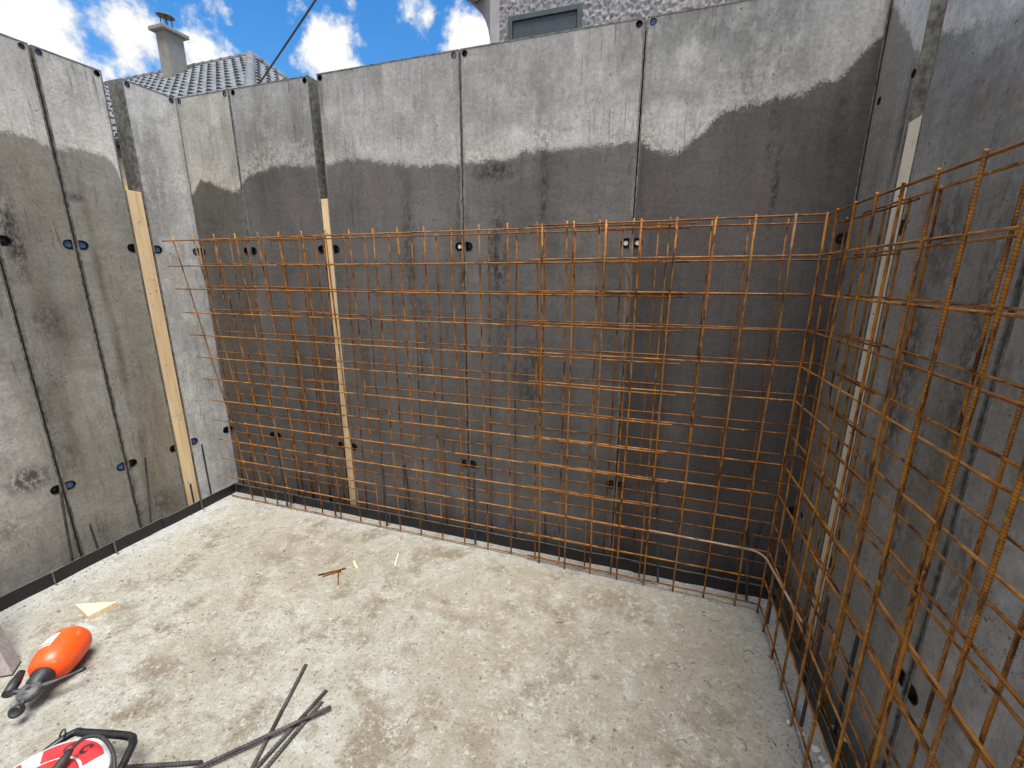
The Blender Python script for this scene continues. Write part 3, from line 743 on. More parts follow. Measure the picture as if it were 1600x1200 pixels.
# small bits of rusty wire and wood
def bit(name, a, c, w, h, mat, label, cat, group=None):
    a, c = Vector(a), Vector(c); d = c - a
    b = BM(); M = Matrix.Rotation(math.atan2(d.y, d.x), 3, 'Z')
    v = b.obox((a+c)/2, d.length, w, h, M)
    for q in v: q.co += Vector((random.uniform(-.002,.002), random.uniform(-.002,.002), 0))
    tag(b.out(name, mat, loc=tuple((a+c)/2)), label, cat, group)
def rbit(a, c, r, label):
    b = BM(); b.tube([a, c], r, 7); tag(b.out('bar_offcut', M_RUST2, loc=a), label, 'rebar offcut', 'rusty bar offcuts on the slab')
rbit((.399,-.517,FL+.006),(.503,-.421,FL+.006), .0042, 'dark rusty offcut, the longest of the small pieces on the slab')
rbit((.430,-.515,FL+.005),(.494,-.447,FL+.005), .0036, 'rusty red offcut lying against the longest offcut')
rbit((.491,-.465,FL+.004),(.552,-.541,FL+.004), .0035, 'rusty offcut pointing towards the camera below the longest one')
bit('wood_chip', (.507,-.355,FL+.004),(.564,-.401,FL+.004), .010, .008, M_WOOD, 'tan wood chip right of the rusty offcuts', 'wood chip')
bit('wood_chip', (.706,-.208,FL+.003),(.753,-.315,FL+.003), .005, .003, M_CRUMB, 'thin white splinter on the slab near the mesh', 'wood chip')
b = BM(); zt, zb = .017, FL
b.poly_prism([(-.560,-1.085,zb),(-.405,-1.115,zb),(-.385,-1.010,zb)], (0,0,zt-zb))
tag(b.out('wood_wedge', M_WOOD, bevel=.0012, loc=(-.45,-1.07,FL)), 'yellow triangular wooden offcut lying near the left wall', 'wood offcut')

# post leaning in from the left
b = BM()
base = Vector((-.400,-1.392,FL)); tip = Vector((-.90,-1.32,.55)); d = (tip-base).normalized()
side = d.cross(Vector((.25,1,0))).normalized(); oth = side.cross(d).normalized()
ca, sa = math.cos(rad(38)), math.sin(rad(38)); side, oth = side*ca + oth*sa, oth*ca - side*sa
pts = [base + side*sx*.030 + oth*sy*.024 for sx, sy in ((-1,-1),(1,-1),(1,1),(-1,1))]
pts = [p - d * ((p.z - FL) / d.z) for p in pts]
post = thing('timber_prop', 'grey weathered square post leaning in at the left edge, beside the orange sprayer', 'timber', tuple(base))
b.poly_prism(pts, d * .75); b.out('post', M_WOODG, post, bevel=.002)
b = BM(); b.poly_prism([p - d*.0 + (p-base)*.04 + Vector((0,0,.0)) for p in pts], d*.006); b.out('base_pad', M_HOLE, post)

# ------------------------------------------------------------------ pressure sprayer lying on the slab
def sprayer():
    M_OR = None
    m, g, bs = new_mat('orange_plastic')
    tc = g.n('TexCoord').outputs['Object']; n = g.noise(tc, 14, 4, .6)
    c = g.mix(g.mr(n, .4, .7), (.86,.085,.008), (.80,.072,.008))
    c = g.mix(g.m('MULTIPLY', g.mr(g.noise(tc, 28, 6, .75), .54, .70), .5), c, (.52,.30,.20))
    c = g.mix(g.m('MULTIPLY', g.mr(g.noise(tc, 120, 3, .6), .64, .70), .6), c, (.12,.05,.03))
    g.put(bs.inputs['Base Color'], c); g.put(bs.inputs['Roughness'], g.mr(n, .3, .7, .33, .5))
    blk = simple_mat('black_plastic', (.020,.021,.023), .5, 0, .35, 50, .1)
    gry = simple_mat('grey_plastic', (.075,.078,.08), .55, 0, .3, 50, .1)
    neck = Vector((-.119,-1.405,.066)); tail = Vector((-.232,-1.236,.0745)); axis = (neck - tail).normalized()
    L = (neck - tail).length
    root = thing('pressure_sprayer', 'orange pressure sprayer bottle with black pump head, lying on the slab at left', 'sprayer', (-.19,-1.31,FL))
    q = axis.to_track_quat('Z', 'Y').to_matrix().to_4x4()
    M = Matrix.Translation(tail) @ q
    R0 = .066
    b = BM(); b.lathe([(rq*1.1, hq) for rq, hq in [(.001,0),(.026,.001),(.043,.005),(.055,.014),(.063,.029),(.067,.052),(.0685,.085),(.068,.11),(.066,.132),(.063,.152),(.057,.170),(.048,.183),(.040,.190),(.034,.192),(.001,.193)]], M, 36)
    b.out('bottle', m, root)
    # label patch wrapped on the body
    lab = simple_mat('white_sticker', (.72,.68,.66), .5, 0, .12, 90, 0); labr = simple_mat('red_sticker_print', (.70,.18,.10), .5, 0, .1, 90, 0)
    up = Vector((0,0,1)); sx = axis.cross(up).normalized(); uu = sx.cross(axis).normalized()
    def patch(h0, h1, a0, a1, off, mat, name, par):
        b = BM(); n1, n2 = 8, 6; gr = []
        prof = [(rq*1.1, hq) for rq, hq in [(.062,.031),(.067,.055),(.0685,.085),(.068,.11),(.066,.132),(.062,.152)]]
        def rr(h):
            for (r0,q0),(r1,q1) in zip(prof, prof[1:]):
                if q0 <= h <= q1: return r0 + (r1-r0)*(h-q0)/(q1-q0)
            return prof[0][0] if h < prof[0][1] else prof[-1][0]
        for i in range(n1+1):
            h = h0 + (h1-h0)*i/n1; row = []
            for j in range(n2+1):
                a = a0 + (a1-a0)*j/n2
                row.append(b.bm.verts.new(tail + axis*h + (sx*math.cos(a) + uu*math.sin(a))*(rr(h)+off)))
            gr.append(row)
        for i in range(n1):
            for j in range(n2): f = b.bm.faces.new((gr[i][j],gr[i+1][j],gr[i+1][j+1],gr[i][j+1])); f.smooth = True
        return b.out(name, mat, par)
    pl = patch(.058,.122,.9,1.5,.0012,lab,'sticker',root)
    patch(.109,.118,.95,1.45,.0018,labr,'sticker_stripe',pl); patch(.063,.068,1.0,1.35,.0018,labr,'sticker_stripe',pl)
    # pump collar
    b = BM(); b.lathe([(.033,.186),(.037,.189),(.037,.204),(.033,.212),(.031,.236),(.026,.243),(.025,.25),(.001,.251)], M, 24)
    b.out('pump_collar', blk, root)
    hc = tail + axis*.264                      # head centre
    b = BM(); b.lathe([(.001,-.018),(.030,-.016),(.036,-.006),(.035,.008),(.029,.016),(.001,.018)], Matrix.Translation(hc) @ (uu*.9 + axis*.25).normalized().to_track_quat('Z','Y').to_matrix().to_4x4(), 20)
    b.tube([tail + axis*.242, hc + axis*.02], [.022,.016], 12)
    b.out('spray_head', gry, root)
    b = BM(); b.tube([hc + uu*.019, hc + uu*.021], .008, 12); b.out('head_screw', blk, root)
    # L shaped grip on the left
    lf = -sx if (-sx).x < 0 else sx
    b = BM(); e = hc + lf*.062 - axis*.004 + uu*.010
    b.tube([hc + lf*.012 - axis*.006, hc + lf*.040 - axis*.006 + uu*.006, e], [.012,.010,.012], 10)
    b.tube([e + axis*.006, e - axis*.045 + lf*.010, e - axis*.088 + lf*.016 + uu*.004], [.017,.018,.012], 10)
    b.out('grip', blk, root)
    # nozzle lance on the right
    rt = -lf
    b = BM(); b.tube([hc + rt*.014 - axis*.008, hc + rt*.036 - axis*.018, hc + rt*.060 - axis*.026, hc + rt*.075 - axis*.034, hc + rt*.110 - axis*.050, hc + rt*.128 - axis*.058, hc + rt*.140 - axis*.064],
           [.011,.013,.011,.006,.005,.0085,.006], 10)
    b.out('nozzle', blk, root)
    # plunger ring at the end
    b = BM(); pk = hc + axis*.050 - uu*.012
    b.tube([hc + axis*.014, pk], [.009,.008], 10)
    kc = pk + axis*.014
    b.lathe([(.001,-.012),(.019,-.010),(.021,0),(.021,.010),(.017,.014),(.012,.010),(.001,.008)], Matrix.Translation(kc) @ (axis + uu*.55).normalized().to_track_quat('Z','Y').to_matrix().to_4x4(), 20)
    b.out('plunger_knob', blk, root)
sprayer()

# ------------------------------------------------------------------ cable reel
def reel():
    red = simple_mat('red_plastic', (.66,.035,.04), .4, 0, .2, 25, .05)
    wht = simple_mat('scuffed_white', (.50,.54,.54), .5, 0, .25, 22, .05)
    blk = simple_mat('black_tube', (.012,.012,.014), .4, .1, .3, 60, .05)
    rub = simple_mat('black_cable_rubber', (.028,.024,.022), .6, 0, .3, 40, .1)
    gly = simple_mat('dark_print', (.06,.02,.03), .5, 0, .2, 40, 0)
    cx, cy, zt = .440, -1.675, .125
    root = thing('cable_reel', 'red and white cable reel with a black tube handle, lying at the bottom left', 'cable reel', (cx, cy, FL))
    T = Matrix.Translation((cx, cy, 0)) @ Matrix.Rotation(rad(-3), 4, 'Y')
    b = BM(); b.lathe([(.001,FL),(.150,FL),(.160,FL+.004),(.160,FL+.010),(.09,FL+.014),(.001,FL+.015)], T, 40); b.out('rear_flange', red, root)
    b = BM()
    for k in range(7): b.tube([T @ Vector((math.cos(a)*(.10+.012*(k%2)), math.sin(a)*(.10+.012*(k%2)), .018+.013*k)) for a in [2*math.pi*i/36 for i in range(36)]], .0068, 7, closed=True)
    b.out('wound_cable', rub, root)
    b = BM(); b.lathe([(.001,.104),(.157,.104),(.170,.106),(.173,.112),(.170,.119),(.157,zt-.003),(.001,zt-.002)], T, 48); dk = b.out('front_flange', wht, root)
    # red sectors and hub on the white face
    def sector(r0, r1, a0, a1, z0, mat, name):
        z0 += .0015
        b = BM(); n = 14
        lo = []; hi_ = []
        for i in range(n+1):
            a = a0 + (a1-a0)*i/n
            lo.append(b.bm.verts.new(T @ Vector((math.cos(a)*r0, math.sin(a)*r0, z0)))); hi_.append(b.bm.verts.new(T @ Vector((math.cos(a)*r1, math.sin(a)*r1, z0 - .0015))))
        for i in range(n): b.bm.faces.new((lo[i],lo[i+1],hi_[i+1],hi_[i]))
        return b.out(name, mat, dk)
    for a0, a1 in ((64,146),(22,36),(164,188),(215,262),(300,335)): sector(.107,.156, rad(a0), rad(a1), zt, red, 'red_sector')
    b = BM(); b.lathe([(.001,zt-.004),(.100,zt-.004),(.100,zt+.002),(.093,zt+.006),(.001,zt+.007)], T, 40); b.out('socket_plate', red, dk)
    for ang in (35, 125, 215, 305):
        p = Vector((math.cos(rad(ang))*.046, math.sin(rad(ang))*.046, zt+.006))
        b = BM(); b.lathe([(.001,0),(.023,0),(.023,.003),(.019,.0035),(.018,.0015),(.001,.001)], T @ Matrix.Translation(p), 22); b.out('socket', red, dk)
    # dark letters on the red sector
    for ch, ang in (('C', 117), ('C', 92)):
        cu = bpy.data.curves.new('letter', 'FONT'); cu.body = ch; cu.size = .040; cu.extrude = .0004; cu.offset = .0025
        cu.align_x = 'CENTER'; cu.align_y = 'CENTER'
        ob = bpy.data.objects.new('tmp', cu); COL.objects.link(ob)
        dg = bpy.context.evaluated_depsgraph_get(); dg.update()
        me = bpy.data.meshes.new_from_object(ob.evaluated_get(dg)); bpy.data.objects.remove(ob)
        me.transform(T @ Matrix.Translation((math.cos(rad(ang))*.131, math.sin(rad(ang))*.131, zt+.0015)) @ Matrix.Rotation(rad(ang-90), 4, 'Z'))
        me.transform(Matrix.Translation((-cx, -cy, -FL))); me.materials.clear(); me.materials.append(gly)
        lo = bpy.data.objects.new('letter', me); COL.objects.link(lo); lo.parent = dk
    # bent tube handle frame
    P = [Vector(p) for p in ((.245,-1.70,.045),(.262,-1.56,.075),(.285,-1.508,.085),(.318,-1.496,.085),(.465,-1.458,.085),(.505,-1.464,.085),(.530,-1.490,.085),(.622,-1.640,.055),(.655,-1.72,.045))]
    sm = []
    for i in range(len(P)-1):
        p0, p1, p2, p3 = P[max(i-1,0)], P[i], P[i+1], P[min(i+2,len(P)-1)]
        for k in range(6):
            t = k/6
            sm.append(.5*((2*p1) + (-p0+p2)*t + (2*p0-5*p1+4*p2-p3)*t*t + (-p0+3*p1-3*p2+p3)*t**3))
    sm.append(P[-1])
    b = BM(); b.tube(sm, .0118, 12); b.out('handle', blk, root)
    # plug lead lying over the face
    Q = [Vector(p) for p in ((.452,-1.64,.145),(.440,-1.60,.155),(.432,-1.575,.165),(.447,-1.545,.18),(.49,-1.53,.185),(.545,-1.535,.18),(.60,-1.555,.17),(.64,-1.59,.15),(.66,-1.65,.12),(.66,-1.72,.09))]
    sm = []
    for i in range(len(Q)-1):
        p0, p1, p2, p3 = Q[max(i-1,0)], Q[i], Q[i+1], Q[min(i+2,len(Q)-1)]
        for k in range(5):
            t = k/5
            sm.append(.5*((2*p1) + (-p0+p2)*t + (2*p0-5*p1+4*p2-p3)*t*t + (-p0+3*p1-3*p2+p3)*t**3))
    b = BM(); b.tube(sm[8:], .0055, 9); b.out('lead', rub, root)
    b = BM(); b.tube([Q[2], Q[1], Q[0], Q[0] + Vector((.012,-.05,-.008))], [.009,.013,.016,.018], 12); b.out('plug', rub, root)
    b = BM(); b.tube([Vector((.280,-1.527,.094)) + Vector((.011*math.cos(a)-.012, .008*math.sin(a), .014*math.sin(a))) for a in [2*math.pi*i/16 for i in range(16)]], .0025, 6, closed=True); b.out('hanging_loop', blk, root)
reel()

# ------------------------------------------------------------------ scattered tie wire and crumbs
M_WIRE = simple_mat('dark_tie_wire', (.035,.028,.022), .6, .3, .3, 60, 0)
def wire(x, y, ang, L=.06, k=1.0):
    b = BM(); pts = []
    for i in range(7):
        t = i/6; a = ang + k*(t-.5)
        pts.append((x + math.cos(ang)*L*(t-.5) - math.sin(ang)*L*.22*k*math.sin(math.pi*t), y + math.sin(ang)*L*(t-.5) + math.cos(ang)*L*.22*k*math.sin(math.pi*t), FL + .004 + .004*math.sin(math.pi*t)))
    b.tube(pts, .0009, 5)
    tag(b.out('tie_wire_scrap', M_WIRE, loc=(x,y,FL)), 'thin curled scrap of dark tie wire lying on the slab', 'wire scrap', 'tie wire scraps')
for x, y, a, k in ((2.0,-.17,.6,1.6),(2.27,-.27,-.5,1),(2.43,-.19,.2,.8),(2.24,-.50,-.3,.9),(2.36,-.55,-.9,.7),(2.55,-.33,0,1),(2.25,-.82,.1,.8),(2.45,-.76,-1,1.2),(2.55,-.72,-.8,.8),(2.2,-1.07,.1,.7),
                   (1.45,-.30,.5,1.8),(1.05,-.62,2,1.2),(2.62,-.86,-.2,1.),(1.95,-.42,.9,.7),(.25,-.55,.3,1.1),(-.55,-.45,.3,1),(1.3,-1.05,1.2,.8)):
    wire(x, y, a, random.uniform(.028,.045), k)
def crumbs():
    b = BM(); rs = random.Random(3)
    for i in range(900):
        x, y = rs.uniform(-.85, 2.7), rs.uniform(-1.7, .04)
        s = rs.choice((.0015,.002,.0025,.003,.0045))
        bmv = []
        M = Matrix.Rotation(rs.uniform(0,6.28), 3, 'Z') @ Matrix.Rotation(rs.uniform(0,1), 3, 'X')
        for p in ((1,0,-.4),(-.5,.9,-.4),(-.6,-.8,-.4),(.1,.1,.8)):
            bmv.append(b.bm.verts.new(Vector((x,y,FL+s*.5)) + M @ (Vector(p)*s*rs.uniform(.7,1.3))))
        for f in ((0,1,2),(0,3,1),(1,3,2),(2,3,0)): b.bm.faces.new([bmv[k] for k in f])
    for i in range(170):
        e = rs.choice((0, 1, 2))
        if e == 0: x, y = -.86 + abs(rs.gauss(0, .05)), rs.uniform(-1.6, 0)
        elif e == 1: x, y = rs.uniform(-.8, 2.6), .04 - abs(rs.gauss(0, .05))
        else: x, y = 2.69 - abs(rs.gauss(0, .06)), rs.uniform(-1.4, 0)
        s = rs.choice((.003, .004, .005, .007)); bmv = []
        M = Matrix.Rotation(rs.uniform(0,6.28), 3, 'Z')
        for p in ((1,0,-.4),(-.5,.9,-.4),(-.6,-.8,-.4),(.1,.1,.8)):
            bmv.append(b.bm.verts.new(Vector((x,y,FL+s*.4)) + M @ (Vector(p)*s*rs.uniform(.7,1.3))))
        for f in ((0,1,2),(0,3,1),(1,3,2),(2,3,0)): b.bm.faces.new([bmv[k] for k in f])
    return b.out('grit', simple_mat('grit', (.21,.17,.125), .95, 0, .6, 8, 0))
tag(crumbs(), 'brown grit and crumbs scattered over the slab', 'grit', kind='stuff')
def lumps(spots, label):
    for (x, y, s) in spots:
        b = BM(); rs = random.Random(int(x*1000))
        bmesh.ops.create_icosphere(b.bm, subdivisions=2, radius=s)
        for v in b.bm.verts: v.co = Vector((v.co.x*rs.uniform(.8,1.3), v.co.y*rs.uniform(.8,1.3), v.co.z*.55*rs.uniform(.8,1.2))) + Vector((x,y,FL+s*.3))
        tag(b.out('mortar_lump', M_CRUMB, loc=(x,y,FL)), label, 'mortar lump', 'white mortar lumps by the right mesh')
lumps([(2.69,-.70,.014),(2.66,-.655,.009),(2.71,-.76,.016),(2.70,-.73,.010),(2.775,-.60,.014),(2.80,-.63,.012),(2.63,-.62,.008)], 'small white mortar lump at the foot of the starter bars by the right mesh')

# ------------------------------------------------------------------ tiled house beyond the left corner
M_TILE = simple_mat('grey_roof_tile', (.15,.162,.18), .92, 0, .22, 2.5, .2, .12)
M_RIDGE = simple_mat('grey_ridge_tile', (.14,.15,.165), .92, 0, .2, 4, .2, .12)
M_RENDER = simple_mat('chimney_render', (.25,.243,.225), .9, 0, .12, 5, .3)
M_WHITEW = simple_mat('white_house_render', (.68,.68,.66), .9, 0, .06, 3, .2)
M_GUT = simple_mat('dark_gutter', (.035,.037,.04), .5, 0, .3, 10, 0)
def house_left():
    ap = Vector((-9.50, 9.0, 7.70)); tp = math.tan(rad(37)); D_ = 4.6
    root = thing('tiled_house', 'house with grey tiled hip roof and tall chimney beyond the left back corner', 'house', (-15, 10, 1.3))
    ridgeL = -24.0
    def tiles(p0, along, down, length, rows, trim0, trim1, name):
        """tile courses: p0 ridge start, 'along' the ridge, 'down' the slope; trims give the course ends"""
        b = BM(); nrm = along.cross(down).normalized()
        if nrm.z < 0: nrm = -nrm
        cw, cl = .30, .335
        for r in range(rows):
            d0, d1 = r*cl, (r+1)*cl + .03
            a0, a1 = trim0(d0), trim1(d0)
            n = max(1, int(math.ceil((a1-a0)/cw)))
            xs = []
            for c in range(n+1):
                for f, h in ((0,.0),(.18,.045),(.36,.055),(.54,.03),(.7,.005),(.85,0)):
                    q = a0 + (c+f)*cw + (.15 if r % 2 else 0)*0
                    if q <= a1: xs.append((q, h))
            prev = None
            for q, h in xs:
                dz = .012*math.sin(q*9.1 + r*3.7)
                va = b.bm.verts.new(p0 + along*q + down*d0 + nrm*(h + .0)); vb = b.bm.verts.new(p0 + along*q + down*(d1+dz) + nrm*(h + .055)); vc = b.bm.verts.new(p0 + along*q + down*(d1+dz) + nrm*(h*.4 + .01))
                if prev:
                    b.bm.faces.new((prev[0],va,vb,prev[1])); b.bm.faces.new((prev[1],vb,vc,prev[2]))
                prev = (va,vb,vc)
        return b.out(name, M_TILE, root)
    dn = Vector((0,-1,-tp)).normalized(); dlen = D_ / abs(dn.y); rows = int(dlen/.335)
    L = ap.x - ridgeL
    tiles(Vector((ridgeL, ap.y, ap.z)), Vector((1,0,0)), dn, L, rows, lambda d: 0, lambda d: L + d*abs(dn.y) + .2, 'roof_slope')
    dn2 = Vector((1,0,-tp)).normalized()
    tiles(ap, Vector((0,1,0)), dn2, D_, rows, lambda d: -d*abs(dn2.x) - .2, lambda d: d*abs(dn2.x) + .12, 'roof_hip')
    b = BM()                                             # rear slope and underside close the roof
    e = ap.z - D_*tp
    v = [b.bm.verts.new(p) for p in ((ridgeL,9,ap.z-.03),(ap.x,9,ap.z-.03),(ap.x+D_,9+D_,e-.03),(ridgeL,9+D_,e-.03),(ridgeL,9-D_,e-.03),(ap.x+D_,9-D_,e-.03))]
    for f in ((0,1,2,3),(0,4,5,1),(1,5,2),(3,2,5,4)): b.bm.faces.new([v[i] for i in f])
    b.out('roof_deck', M_GUT, root)
    # ridge and hip tiles
    b = BM()
    def ridge(a, c):
        n = max(2, int((c-a).length/.36)); d = (c-a)/n
        for i in range(n): b.tube([a+d*i, a+d*(i+1.08)], [.095,.115], 10)
    ridge(Vector((ridgeL,9,ap.z+.02)), ap + Vector((0,0,.02)))
    ridge(ap + Vector((D_,-D_,-D_*tp+.05)), ap + Vector((0,0,.05))); ridge(ap + Vector((D_,D_,-D_*tp+.05)), ap + Vector((0,0,.05)))
    b.out('ridge_tiles', M_RIDGE, root)
    b = BM(); b.box((ridgeL+.3, 9-D_+.5, 1.3), (ap.x+D_-.5, 9+D_-.5, e+.1)); b.out('wall', M_WHITEW, root)
    b = BM(); b.tube([(ridgeL,9-D_-.06,e-.06),(ap.x+D_+.05,9-D_-.06,e-.06)], .075, 10); b.box((ridgeL,9-D_+.02,e-.30),(ap.x+D_,9-D_+.1,e-.05)); b.out('gutter', M_GUT, root)
    # chimney
    cx1, cy0 = -11.45, 8.05
    wx, wy = .36, .52
    zt = 8.24
    b = BM(); b.box((cx1-wx, cy0, 6.4), (cx1, cy0+wy, zt)); ch = b.out('chimney', M_RENDER, root, bevel=.012)
    b = BM(); b.box((cx1-wx-.11, cy0-.11, zt+.001), (cx1+.11, cy0+wy+.11, zt+.10)); b.out('chimney_cap', M_RENDER, ch, bevel=.015)
    b = BM(); b.box((cx1-wx-.03, cy0-.03, 6.6), (cx1+.03, cy0+wy+.03, 6.95)); b.out('lead_flashing', simple_mat('lead', (.5,.5,.5), .5, .2, .1, 9, 0), ch)
    b = BM(); c = Vector((cx1-wx*.5, cy0+wy*.45, zt+.13))
    for dx, dy in ((-.09,-.09),(.09,-.09),(.09,.09),(-.09,.09)): b.tube([c+Vector((dx,dy,0)), c+Vector((dx,dy,.30))], .012, 6)
    b.out('cowl_legs', M_GUT, ch)
    b = BM(); b.lathe([(.001,0),(.21,-.02),(.22,0),(.20,.02),(.10,.04),(.001,.045)], Matrix.Translation(c+Vector((0,0,.31))) @ Matrix.Rotation(rad(6),4,'Y'), 24); b.out('rain_cowl', simple_mat('rusty_cowl', (.10,.085,.08), .6, .3, .3, 8, 0), ch)
house_left()

# overhead cable
def cable():
    p, q = Vector((-4.2, 4.4, 4.55)), Vector((-.4, -1, 6))
    cam = Vector((2.036,-2.111,1.582))
    a = cam + Vector((-.919,.901,.448))*7.5; c = cam + Vector((-.817,.982,.630))*6.0
    d = c - a; a2 = a - d*1.2; c2 = c + d*2.0
    b = BM(); b.tube([a2 + (c2-a2)*t - Vector((0,0,.06*math.sin(math.pi*t))) for t in [i/20 for i in range(21)]], .014, 8)
    tag(b.out('overhead_cable', M_GUT, loc=tuple(a)), 'black overhead cable crossing the sky above the tiled roof', 'cable')
cable()

# ------------------------------------------------------------------ rough-cast house above the back forms
def house_right():
    m, g, bs = new_mat('rough_cast')
    P = g.pos()
    v = g.voro(P, 26); n = g.noise(P, 34, 5, .7, .4); n2 = g.noise(P, 2, 3, .5)
    c = g.mix(g.mr(n, .35, .66), (.14,.14,.155), (.44,.45,.485))
    c = g.mix(g.m('MULTIPLY', g.mr(n2, .4, .7), .35), c, (.30,.28,.26))
    g.put(bs.inputs['Base Color'], c); bs.inputs['Roughness'].default_value = .95
    smooth_r = simple_mat('smooth_grey_render', (.36,.36,.38), .9, 0, .1, 8, .2)
    win = simple_mat('blue_grey_shutter', (.050,.066,.085), .55, 0, .12, 20, .1)
    winf = simple_mat('blue_grey_frame', (.060,.078,.095), .5, 0, .12, 20, .05)
    sof = simple_mat('grey_soffit', (.17,.155,.18), .7, 0, .15, 6, .1)
    root = thing('rough_cast_house', 'grey rough-cast house with a blue-grey shutter above the back forms', 'house', (3, 5, 1.3))
    Y = 3.0; x0, x1 = .11, 7.5
    wx0, wx1, wz1, wz0 = .318, 1.112, 4.285, 3.5
    # rough-cast front: displaced grid with an opening
    b = BM(); st = .014; gx = int((3.2-x0-.1)/st); gz = int((5.0-3.4)/st)
    from mathutils import noise as NO
    vs = {}
    for i in range(gx+1):
        for k in range(gz+1):
            x = x0+.1+i*st; z = 3.4+k*st
            p = Vector((x*34, 3.1, z*34)); h = NO.noise(p)*.6 + NO.noise(p*2.3)*.5 + NO.noise(p*.5)*.2
            vs[i,k] = b.bm.verts.new((x, Y - .024*max(-.6, h), z))
    for i in range(gx):
        for k in range(gz):
            x = x0+.1+(i+.5)*st; z = 3.4+(k+.5)*st
            if wx0+.02 < x < wx1-.02 and wz0 < z < wz1-.02: continue
            f = b.bm.faces.new((vs[i,k],vs[i+1,k],vs[i+1,k+1],vs[i,k+1])); f.smooth = True
    b.out('rough_cast_front', m, root)
    b = BM(); b.box((x0,Y+.03,1.3),(x1,Y+6,6.2)); b.box((x0-.002,Y-.012,1.3),(x0+.105,Y+.029,6.2)); b.out('wall', smooth_r, root)
    b = BM()
    fr = .05; yo, yi = Y-.035, Y+.028
    b.box((wx0,yo,wz0),(wx0+fr,yi,wz1)); b.box((wx1-fr,yo,wz0),(wx1,yi,wz1)); b.box((wx0+fr,yo,wz1-fr),(wx1-fr,yi,wz1))
    w = b.out('window', winf, root, bevel=.003)
    b = BM(); b.box((wx0+fr+.006,Y-.018,wz0),(wx1-fr-.006,Y+.02,wz1-fr-.006)); b.out('shutter', win, w, bevel=.002)
    # flared eave on the gable side
    prof = [(.109,3.95),(.108,4.06),(.100,4.14),(.082,4.223),(.05,4.305),(.002,4.384),(-.055,4.455),(-.124,4.522),(-.21,4.585),(-.32,4.65),(-.45,4.71)]
    b = BM(); n = len(prof)
    A = [b.bm.verts.new((x,Y-.01,z)) for x,z in prof]; Bq = [b.bm.verts.new((x,Y+.12,z)) for x,z in prof]
    for i in range(n-1):
        f = b.bm.faces.new((A[i],A[i+1],Bq[i+1],Bq[i])); f.smooth = True
    tA = [b.bm.verts.new((.1085,Y-.01,4.8)), b.bm.verts.new((-.45,Y-.01,4.8))]
    b.bm.faces.new(A + tA[::-1])
    tB = [b.bm.verts.new((.1085,Y+.12,4.8)), b.bm.verts.new((-.45,Y+.12,4.8))]; b.bm.faces.new((Bq + tB[::-1])[::-1])
    b.bm.faces.new((tA[0],tA[1],tB[1],tB[0])); b.bm.faces.new((A[-1],tA[1],tB[1],Bq[-1]))
    b.out('flared_eave', sof, root)
    b = BM(); b.lathe([(.001,0),(.075,0),(.08,.006),(.08,.10),(.001,.101)], Matrix.Translation((.0,Y-.013,4.60)) @ Matrix.Rotation(rad(90),4,'X'), 24); b.out('pipe_end', simple_mat('green_grey_pipe', (.15,.16,.14), .6, 0, .2, 20, 0), root)
    b = BM(); b.tube([(-.12,Y-.03,4.56),(-.105,Y-.03,4.51),(-.07,Y-.03,4.478),(-.03,Y-.03,4.47),(.0,Y-.03,4.50)], .007, 7); b.out('wire', M_GUT, root)
house_right()

# ------------------------------------------------------------------ sky, sun
SUN_EL, SUN_AZ = 75.0, 138.0      # azimuth from +Y towards +X
w = bpy.data.worlds.new('World'); S.world = w; w.use_nodes = True
t = w.node_tree; t.nodes.clear(); g = NT(t)
sky = g.n('TexSky', sky_type='NISHITA'); sky.sun_disc = False
sky.sun_elevation = rad(SUN_EL); sky.sun_rotation = rad(SUN_AZ); sky.altitude = 300; sky.air_density = 1.0; sky.dust_density = .3; sky.ozone_density = 2.5
hs = g.n('HueSaturation'); hs.inputs['Saturation'].default_value = 1.35; hs.inputs['Value'].default_value = 1.3
g.put(hs.inputs['Color'], sky.outputs[0])
dirv = g.n('TexCoord').outputs['Generated']
x, y, z = g.sep(dirv)[:3]
zz = g.m('ADD', g.m('MAXIMUM', z, 0.0), .12)
pl = g.comb(g.m('DIVIDE', x, zz), g.m('DIVIDE', y, zz), .0)
n1 = g.noise(pl, 1.6, 8, .6, .15); n2 = g.noise(dirv, 9, 8, .62, .1); n3 = g.noise(dirv, 26, 6, .6)
blobs = [((-.832,.449,.326),.11,1),((-.776,.527,.345),.075,1),((-.80,.476,.37),.09,.6),((-.722,.603,.340),.065,.95),((-.571,.727,.372),.075,1.15),((-.55,.745,.36),.05,1.1),((-.349,.839,.40),.075,1.2),
         ((-.442,.776,.451),.075,.55),((-.608,.677,.415),.07,.5),((-.54,.74,.42),.06,.45),((-.69,.60,.42),.07,.55),((-.363,.815,.453),.07,.35),((-.9,.4,.25),.2,1),((-.7,.62,.30),.06,.9)]
cl = None
for c, r, wgt in blobs:
    v = Vector(c).normalized()
    d = g.vm('DISTANCE', dirv, tuple(v))
    k = g.m('MULTIPLY', g.mr(d, r*1.25, r*.1), wgt)
    cl = k if cl is None else g.m('MAXIMUM', cl, k)
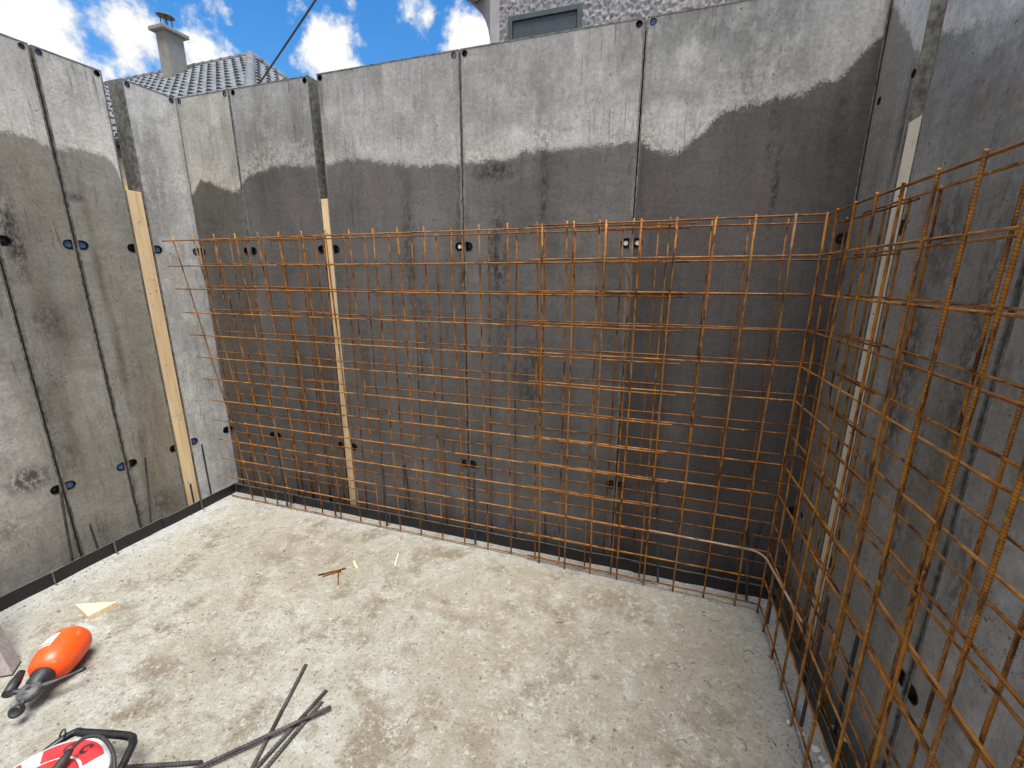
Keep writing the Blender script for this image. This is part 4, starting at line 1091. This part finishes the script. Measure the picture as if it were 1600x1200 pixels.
vis = g.mr(y, .05, .3)                       # hand placed cloud field in this quarter, free clouds elsewhere
free = g.mr(n1, .30, .50)
body = g.m('ADD', cl, g.m('MULTIPLY', g.m('SUBTRACT', g.m('ADD', g.m('MULTIPLY', n2, .55), g.m('MULTIPLY', n3, .45)), .5), 2.6))
mask_v = g.mr(body, .38, .78, smooth=True)
mask = g.m('ADD', g.m('MULTIPLY', mask_v, vis), g.m('MULTIPLY', free, g.m('SUBTRACT', 1.0, vis)), clamp=True)
cloud = g.mix(g.mr(g.m('ADD', body, g.m('MULTIPLY', n3, .4)), .4, 1.1), (4.3,4.5,4.8), (6.6,6.6,6.5))
col = g.mix(mask, hs.outputs[0], cloud)
bg = g.n('Background'); bg.inputs['Strength'].default_value = .055; g.put(bg.inputs['Color'], col)
o = g.n('OutputWorld'); t.links.new(bg.outputs[0], o.inputs[0])

L = bpy.data.lights.new('sun', 'SUN'); L.energy = 2.6; L.angle = rad(32); L.color = (1.0, .965, .91)
so = bpy.data.objects.new('sun', L); COL.objects.link(so)
el, az = rad(SUN_EL), rad(SUN_AZ)
sd = Vector((math.sin(az)*math.cos(el), math.cos(az)*math.cos(el), math.sin(el)))
so.rotation_euler = sd.to_track_quat('Z', 'Y').to_euler(); so.location = (0, 0, 12)

# ------------------------------------------------------------------ camera
R = ((0.9503863438,0.3110567519,0.0030813270),(0.0777118591,-0.2278219755,-0.9705967311),(-0.3012086727,0.9226813343,-0.2406917928))
cam = bpy.data.cameras.new('camera'); co = bpy.data.objects.new('camera', cam); COL.objects.link(co)
rx, dy, fw = (Vector(r) for r in R)
M3 = Matrix((rx, -dy, -fw)).transposed()
co.matrix_world = Matrix.Translation((2.036,-2.111,1.582)) @ M3.to_4x4()
cam.sensor_width = 36; cam.lens = 36*667.713/1600; cam.clip_start = .05; cam.clip_end = 500
S.camera = co
S.view_settings.view_transform = 'Standard'; S.view_settings.look = 'None'; S.view_settings.gamma = 1; S.view_settings.exposure = 1.55
S.render.film_transparent = False
